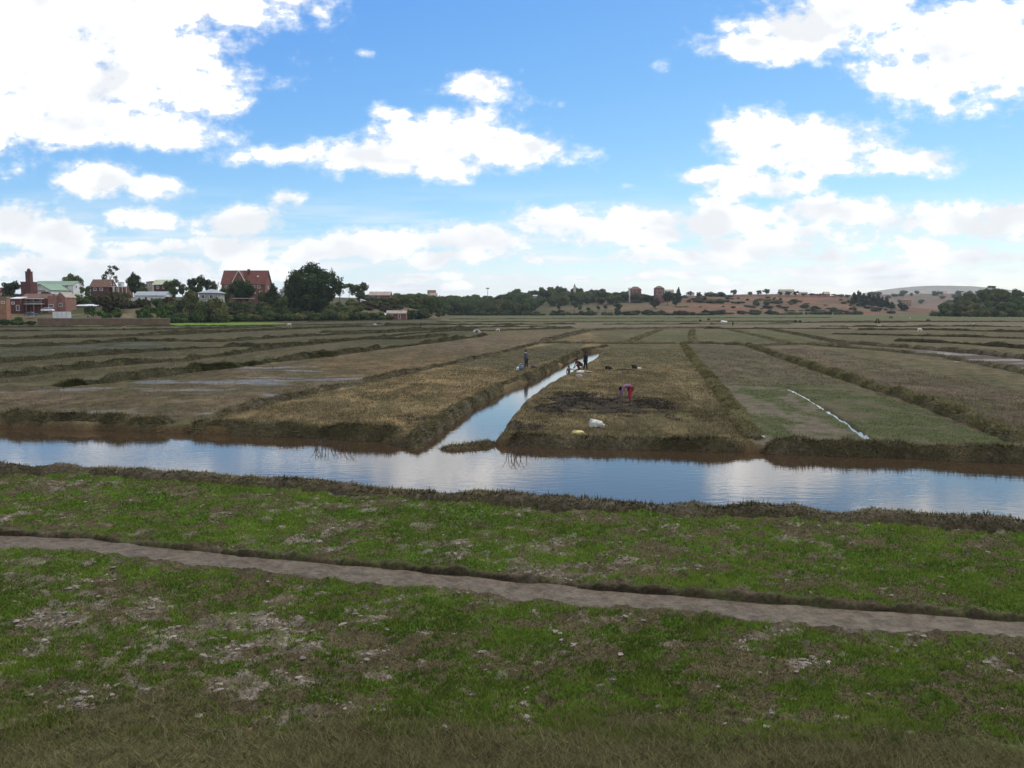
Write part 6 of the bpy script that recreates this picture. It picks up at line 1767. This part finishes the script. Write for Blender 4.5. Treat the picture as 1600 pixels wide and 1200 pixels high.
zebu(745, 524, 'hide_pied', .15, 'white and dark zebu standing on the brown plot in mid field', 1.0, True)
zebu(778, 518.5, 'hide_white', 2.8, 'small white zebu right of the white and dark one', .62, True)
zebu(194, 516, 'hide_tan', 3.0, 'tan zebu in the fields before the boundary wall', .85)
zebu(452, 510, 'hide_white', 3.1, 'white zebu at the foot of the huge dark tree', .85, True)
zebu(586, 509, 'hide_white', .2, 'tiny white zebu before the brick shack', .6, True)
zebu(1392, 498.5, 'hide_black', .1, 'black zebu on the far right fields near the valley mouth', 1.3, True)
zebu(1450, 503.5, 'hide_brown', 3.0, 'brown zebu alone on the far right fields', 1.1, True)
zebu(1437, 519, 'hide_white', .2, 'cream zebu resting on the right fields', .8, True)
for i, px in enumerate((1094, 1107, 1243, 1250)):
    place_tree('straw_heap', 'bush2', px, (360, 400, 335, 337)[i], (500.5, 499, 502, 502)[i], 5, ['leftmost small dark heap on the pale strip before the red hill', 'small dark heap slightly behind the leftmost one', 'left one of the twin dark heaps below the red hill', 'right one of the twin dark heaps below the red hill'][i], None, False, 'heap')

# ------------------------------------------------------------------ things left on the fields
def lump(name, loc, size, mat, seed, label, cat, rz=0.0, crush=.45, sink=.1):
    bm = bmesh.new(); bmesh.ops.create_icosphere(bm, subdivisions=4, radius=1.0)
    co = np.array([v.co for v in bm.verts]); F = [[v.index for v in f.verts] for f in bm.faces]; bm.free()
    n1 = fbm(co[:, 0] * 1.3 + seed, co[:, 1] * 1.3 + co[:, 2] * 1.1, 3, seed) - .5
    n2 = fbm(co[:, 0] * 4 + seed, co[:, 2] * 4 + co[:, 1] * 3, 3, seed + 2) - .5
    sup = np.sign(co) * np.abs(co) ** .75
    c = sup * (1 + n1[:, None] * 2 * crush + n2[:, None] * .35) * np.array(size)
    c[:, 2] = np.maximum(c[:, 2] * (1 - .30 * c[:, 0] / size[0]), -size[2] * .75)
    o = mesh_np(name, c, F, mat, smooth=True)
    o.location = (loc[0], loc[1], loc[2] + size[2] * (.75 - sink)); o.rotation_euler = (0, 0, rz)
    return tag(o, label, cat)


M['sack'] = noisy('white_woven_sack', (0.33, 0.33, 0.30), (0.50, 0.50, 0.46), 5, .85, .5, .03)
M['yellow'] = cloth('yellow_cloth', (0.36, 0.30, 0.10), (0.52, 0.45, 0.20))
M['greysack'] = cloth('grey_sack_cloth', (0.20, 0.18, 0.16), (0.30, 0.27, 0.24))
M['blueplastic'] = noisy('blue_plastic', (0.06, 0.11, 0.22), (0.09, 0.16, 0.3), 3, .4, .1, spec=.4)
x, y, z = gnd(932, 668)
sk = lump('sack', (x, y, z), (.33, .22, .21), M['sack'], 6, 'big crumpled white sack lying on the cut rice', 'sack', .2, .55)
mb = MB(); mb.tube([(-.08, -.225, -.14), (.02, -.22, -.10), (.14, -.19, -.14)], [.02, .05, .02], 8); mb.build('mouth_shade', M['black'], sk, True)  # solid black lump paints the shade inside the sack's hollow
x, y, z = gnd(905, 680)
lump('cloth_bundle', (x, y, z), (.30, .16, .09), M['yellow'], 8, 'flat yellow cloth bundle lying nearer the canal than the white sack', 'cloth', -.1, .6)
x, y, z = gnd(905, 590)
lump('sack', (x, y, z), (.30, .22, .17), M['greysack'], 12, 'greyish sack on the channel bank below the one in black', 'sack', .4, .4)
x, y, z = gnd(909, 581)
lump('washing', (x, y, z), (.42, .22, .07), M['whitecloth'], 17, 'spread white washing at the feet of the one in black', 'washing', .2, .5)
x, y, z = gnd(920, 582)
lump('washing', (x, y, z), (.35, .22, .08), M['greysack'], 19, 'dull cloth heap right of the white washing on the bank', 'washing', 0, .5)
x, y, z = gnd(834, 576)
lump('washing', (x, y, z + .1), (.30, .22, .12), M['greyblue'], 23, 'grey cloth heap right of the person with the white scarf', 'washing', 0, .5)
# blue bucket beside a pale tub
x, y, z = gnd(814, 580)
bk = empty('bucket', (x, y, max(z, .1))); mb = MB(); mb.tube([(0, 0, 0), (0, 0, .16), (0, 0, .36)], [.15, .17, .20], 18); mb.build('tub', M['blueplastic'], bk, True)
mb = MB(); mb.tube([(0, 0, .362), (0, 0, .39)], [.215, .215], 18); mb.build('rim', M['blueplastic'], bk, True)
mb = MB(); mb.tube([(-.2, 0, .36), (-.16, 0, .5), (0, 0, .57), (.16, 0, .5), (.2, 0, .36)], .012, 6); mb.build('handle', M['trim'], bk, True)
tag(bk, 'blue bucket standing left of the person with the white scarf', 'bucket')
x, y, z = gnd(810.5, 579.5)
lump('washing', (x, y, max(z, .1)), (.18, .15, .14), M['whitecloth'], 29, 'pale cloth pile left of the blue bucket', 'washing', 0, .5)
# plank and dark bundle
x, y, z = gnd(978, 579)
lg = MB(); lg.tube([(-.75, .05, .06), (-.2, .02, .09), (.35, -.02, .07), (.8, -.04, .05)], [.05, .08, .085, .05], 9); o = lg.build('log', M['bark'], None, True); o.location = (x, y, z)
tag(o, 'long dark log lying beyond the bending woman', 'log')
x, y, z = gnd(991, 575.5)
lump('bundle', (x, y, z), (.24, .2, .2), M['black'], 31, 'dark bundle at the right end of the long log', 'bundle', 0, .5)
lump('washing', (x + .45, y - .1, z), (.16, .1, .05), M['whitecloth'], 33, 'white scrap beside the dark bundle', 'cloth', 0, .4)
x, y, z = gnd(951, 577)
lump('bundle', (x, y, z), (.3, .2, .15), M['black'], 37, 'low dark bundle left of the long log', 'bundle', 0, .5)
x, y, z = gnd(1132, 504)
lump('tarpaulin', (x, y, z), (1.3, .8, .45), M['whitecloth'], 41, 'bright white sheet lying far out on the pale strip', 'tarpaulin', .3, .4)
x, y, z = gnd(1114, 507)
lump('tarpaulin', (x, y, z), (.9, .6, .35), M['greyblue'], 43, 'bluish sheet left of the bright white sheet', 'tarpaulin', .3, .4)
# two leaning straw sheaves far out
x, y, z = gnd(1371, 505)
so_ = empty('straw_sheaves', (x, y, z))
for k in (-1, 1):
    mb = MB(); mb.tube([(k * .75, 0, -.1), (k * .45, 0, .9), (k * .25, 0, 1.9)], [.42, .30, .12], 9); mb.build('sheaf', M['straw'], so_, True)
tag(so_, 'pale pair of straw sheaves propped together on the far right fields', 'sheaves')
x, y, z = gnd(1374, 510.5)
lump('sack', (x, y, z), (.8, .5, .3), M['whitecloth'], 47, 'pale sack below the propped straw sheaves', 'sack', 0, .4)
# bare twigs standing in the canal
def twigs(px, py, n, hgt, spread, label, seed):
    r2 = random.Random(seed); x, y = P(px, py, WZ); mb = MB()
    for k in range(n):
        bx_, by_ = r2.uniform(-spread, spread), r2.uniform(-.25, .25); a = r2.uniform(-.7, .7); h = hgt * r2.uniform(.5, 1)
        p0, p1, p2 = Vector((bx_, by_, -.3)), Vector((bx_ + a * h * .4, by_, h * .5)), Vector((bx_ + a * h, by_ + r2.uniform(-.1, .1), h))
        mb.tube([p0, p1, p2], [.016, .012, .006], 5)
        for q in range(3):
            f_ = r2.uniform(.3, .9); b0 = p1.lerp(p2, f_); mb.tube([b0, b0 + Vector((r2.uniform(-.2, .2), r2.uniform(-.1, .1), r2.uniform(.02, .22)))], [.005, .003], 4)
    o = mb.build('dead_branches', M['bark'], None); o.location = (x, y, WZ)
    tag(o, label, 'branches')


twigs(517, 702, 22, .5, .7, 'bare brown twigs sticking out of the canal left of the channel mouth', 3)
twigs(806, 712, 12, .55, .45, 'bare twigs sticking out of the canal right of the channel mouth', 5)

# ------------------------------------------------------------------ the air between
mb = MB(); mb.box(-23500, 23500, -800, 8200, -5.5, 175)
hz_ = mb.build('haze', bpy.data.materials.new('haze_air'), None)
hm = hz_.data.materials[0]; hm.use_nodes = True; hm.node_tree.nodes.clear()
ho_ = hm.node_tree.nodes.new('ShaderNodeOutputMaterial'); hv_ = hm.node_tree.nodes.new('ShaderNodeVolumePrincipled')
hv_.inputs['Color'].default_value = (0.80, 0.88, 1.0, 1); hv_.inputs['Density'].default_value = 0.00006
hm.node_tree.links.new(hv_.outputs[0], ho_.inputs['Volume'])
tag(hz_, kind='stuff')
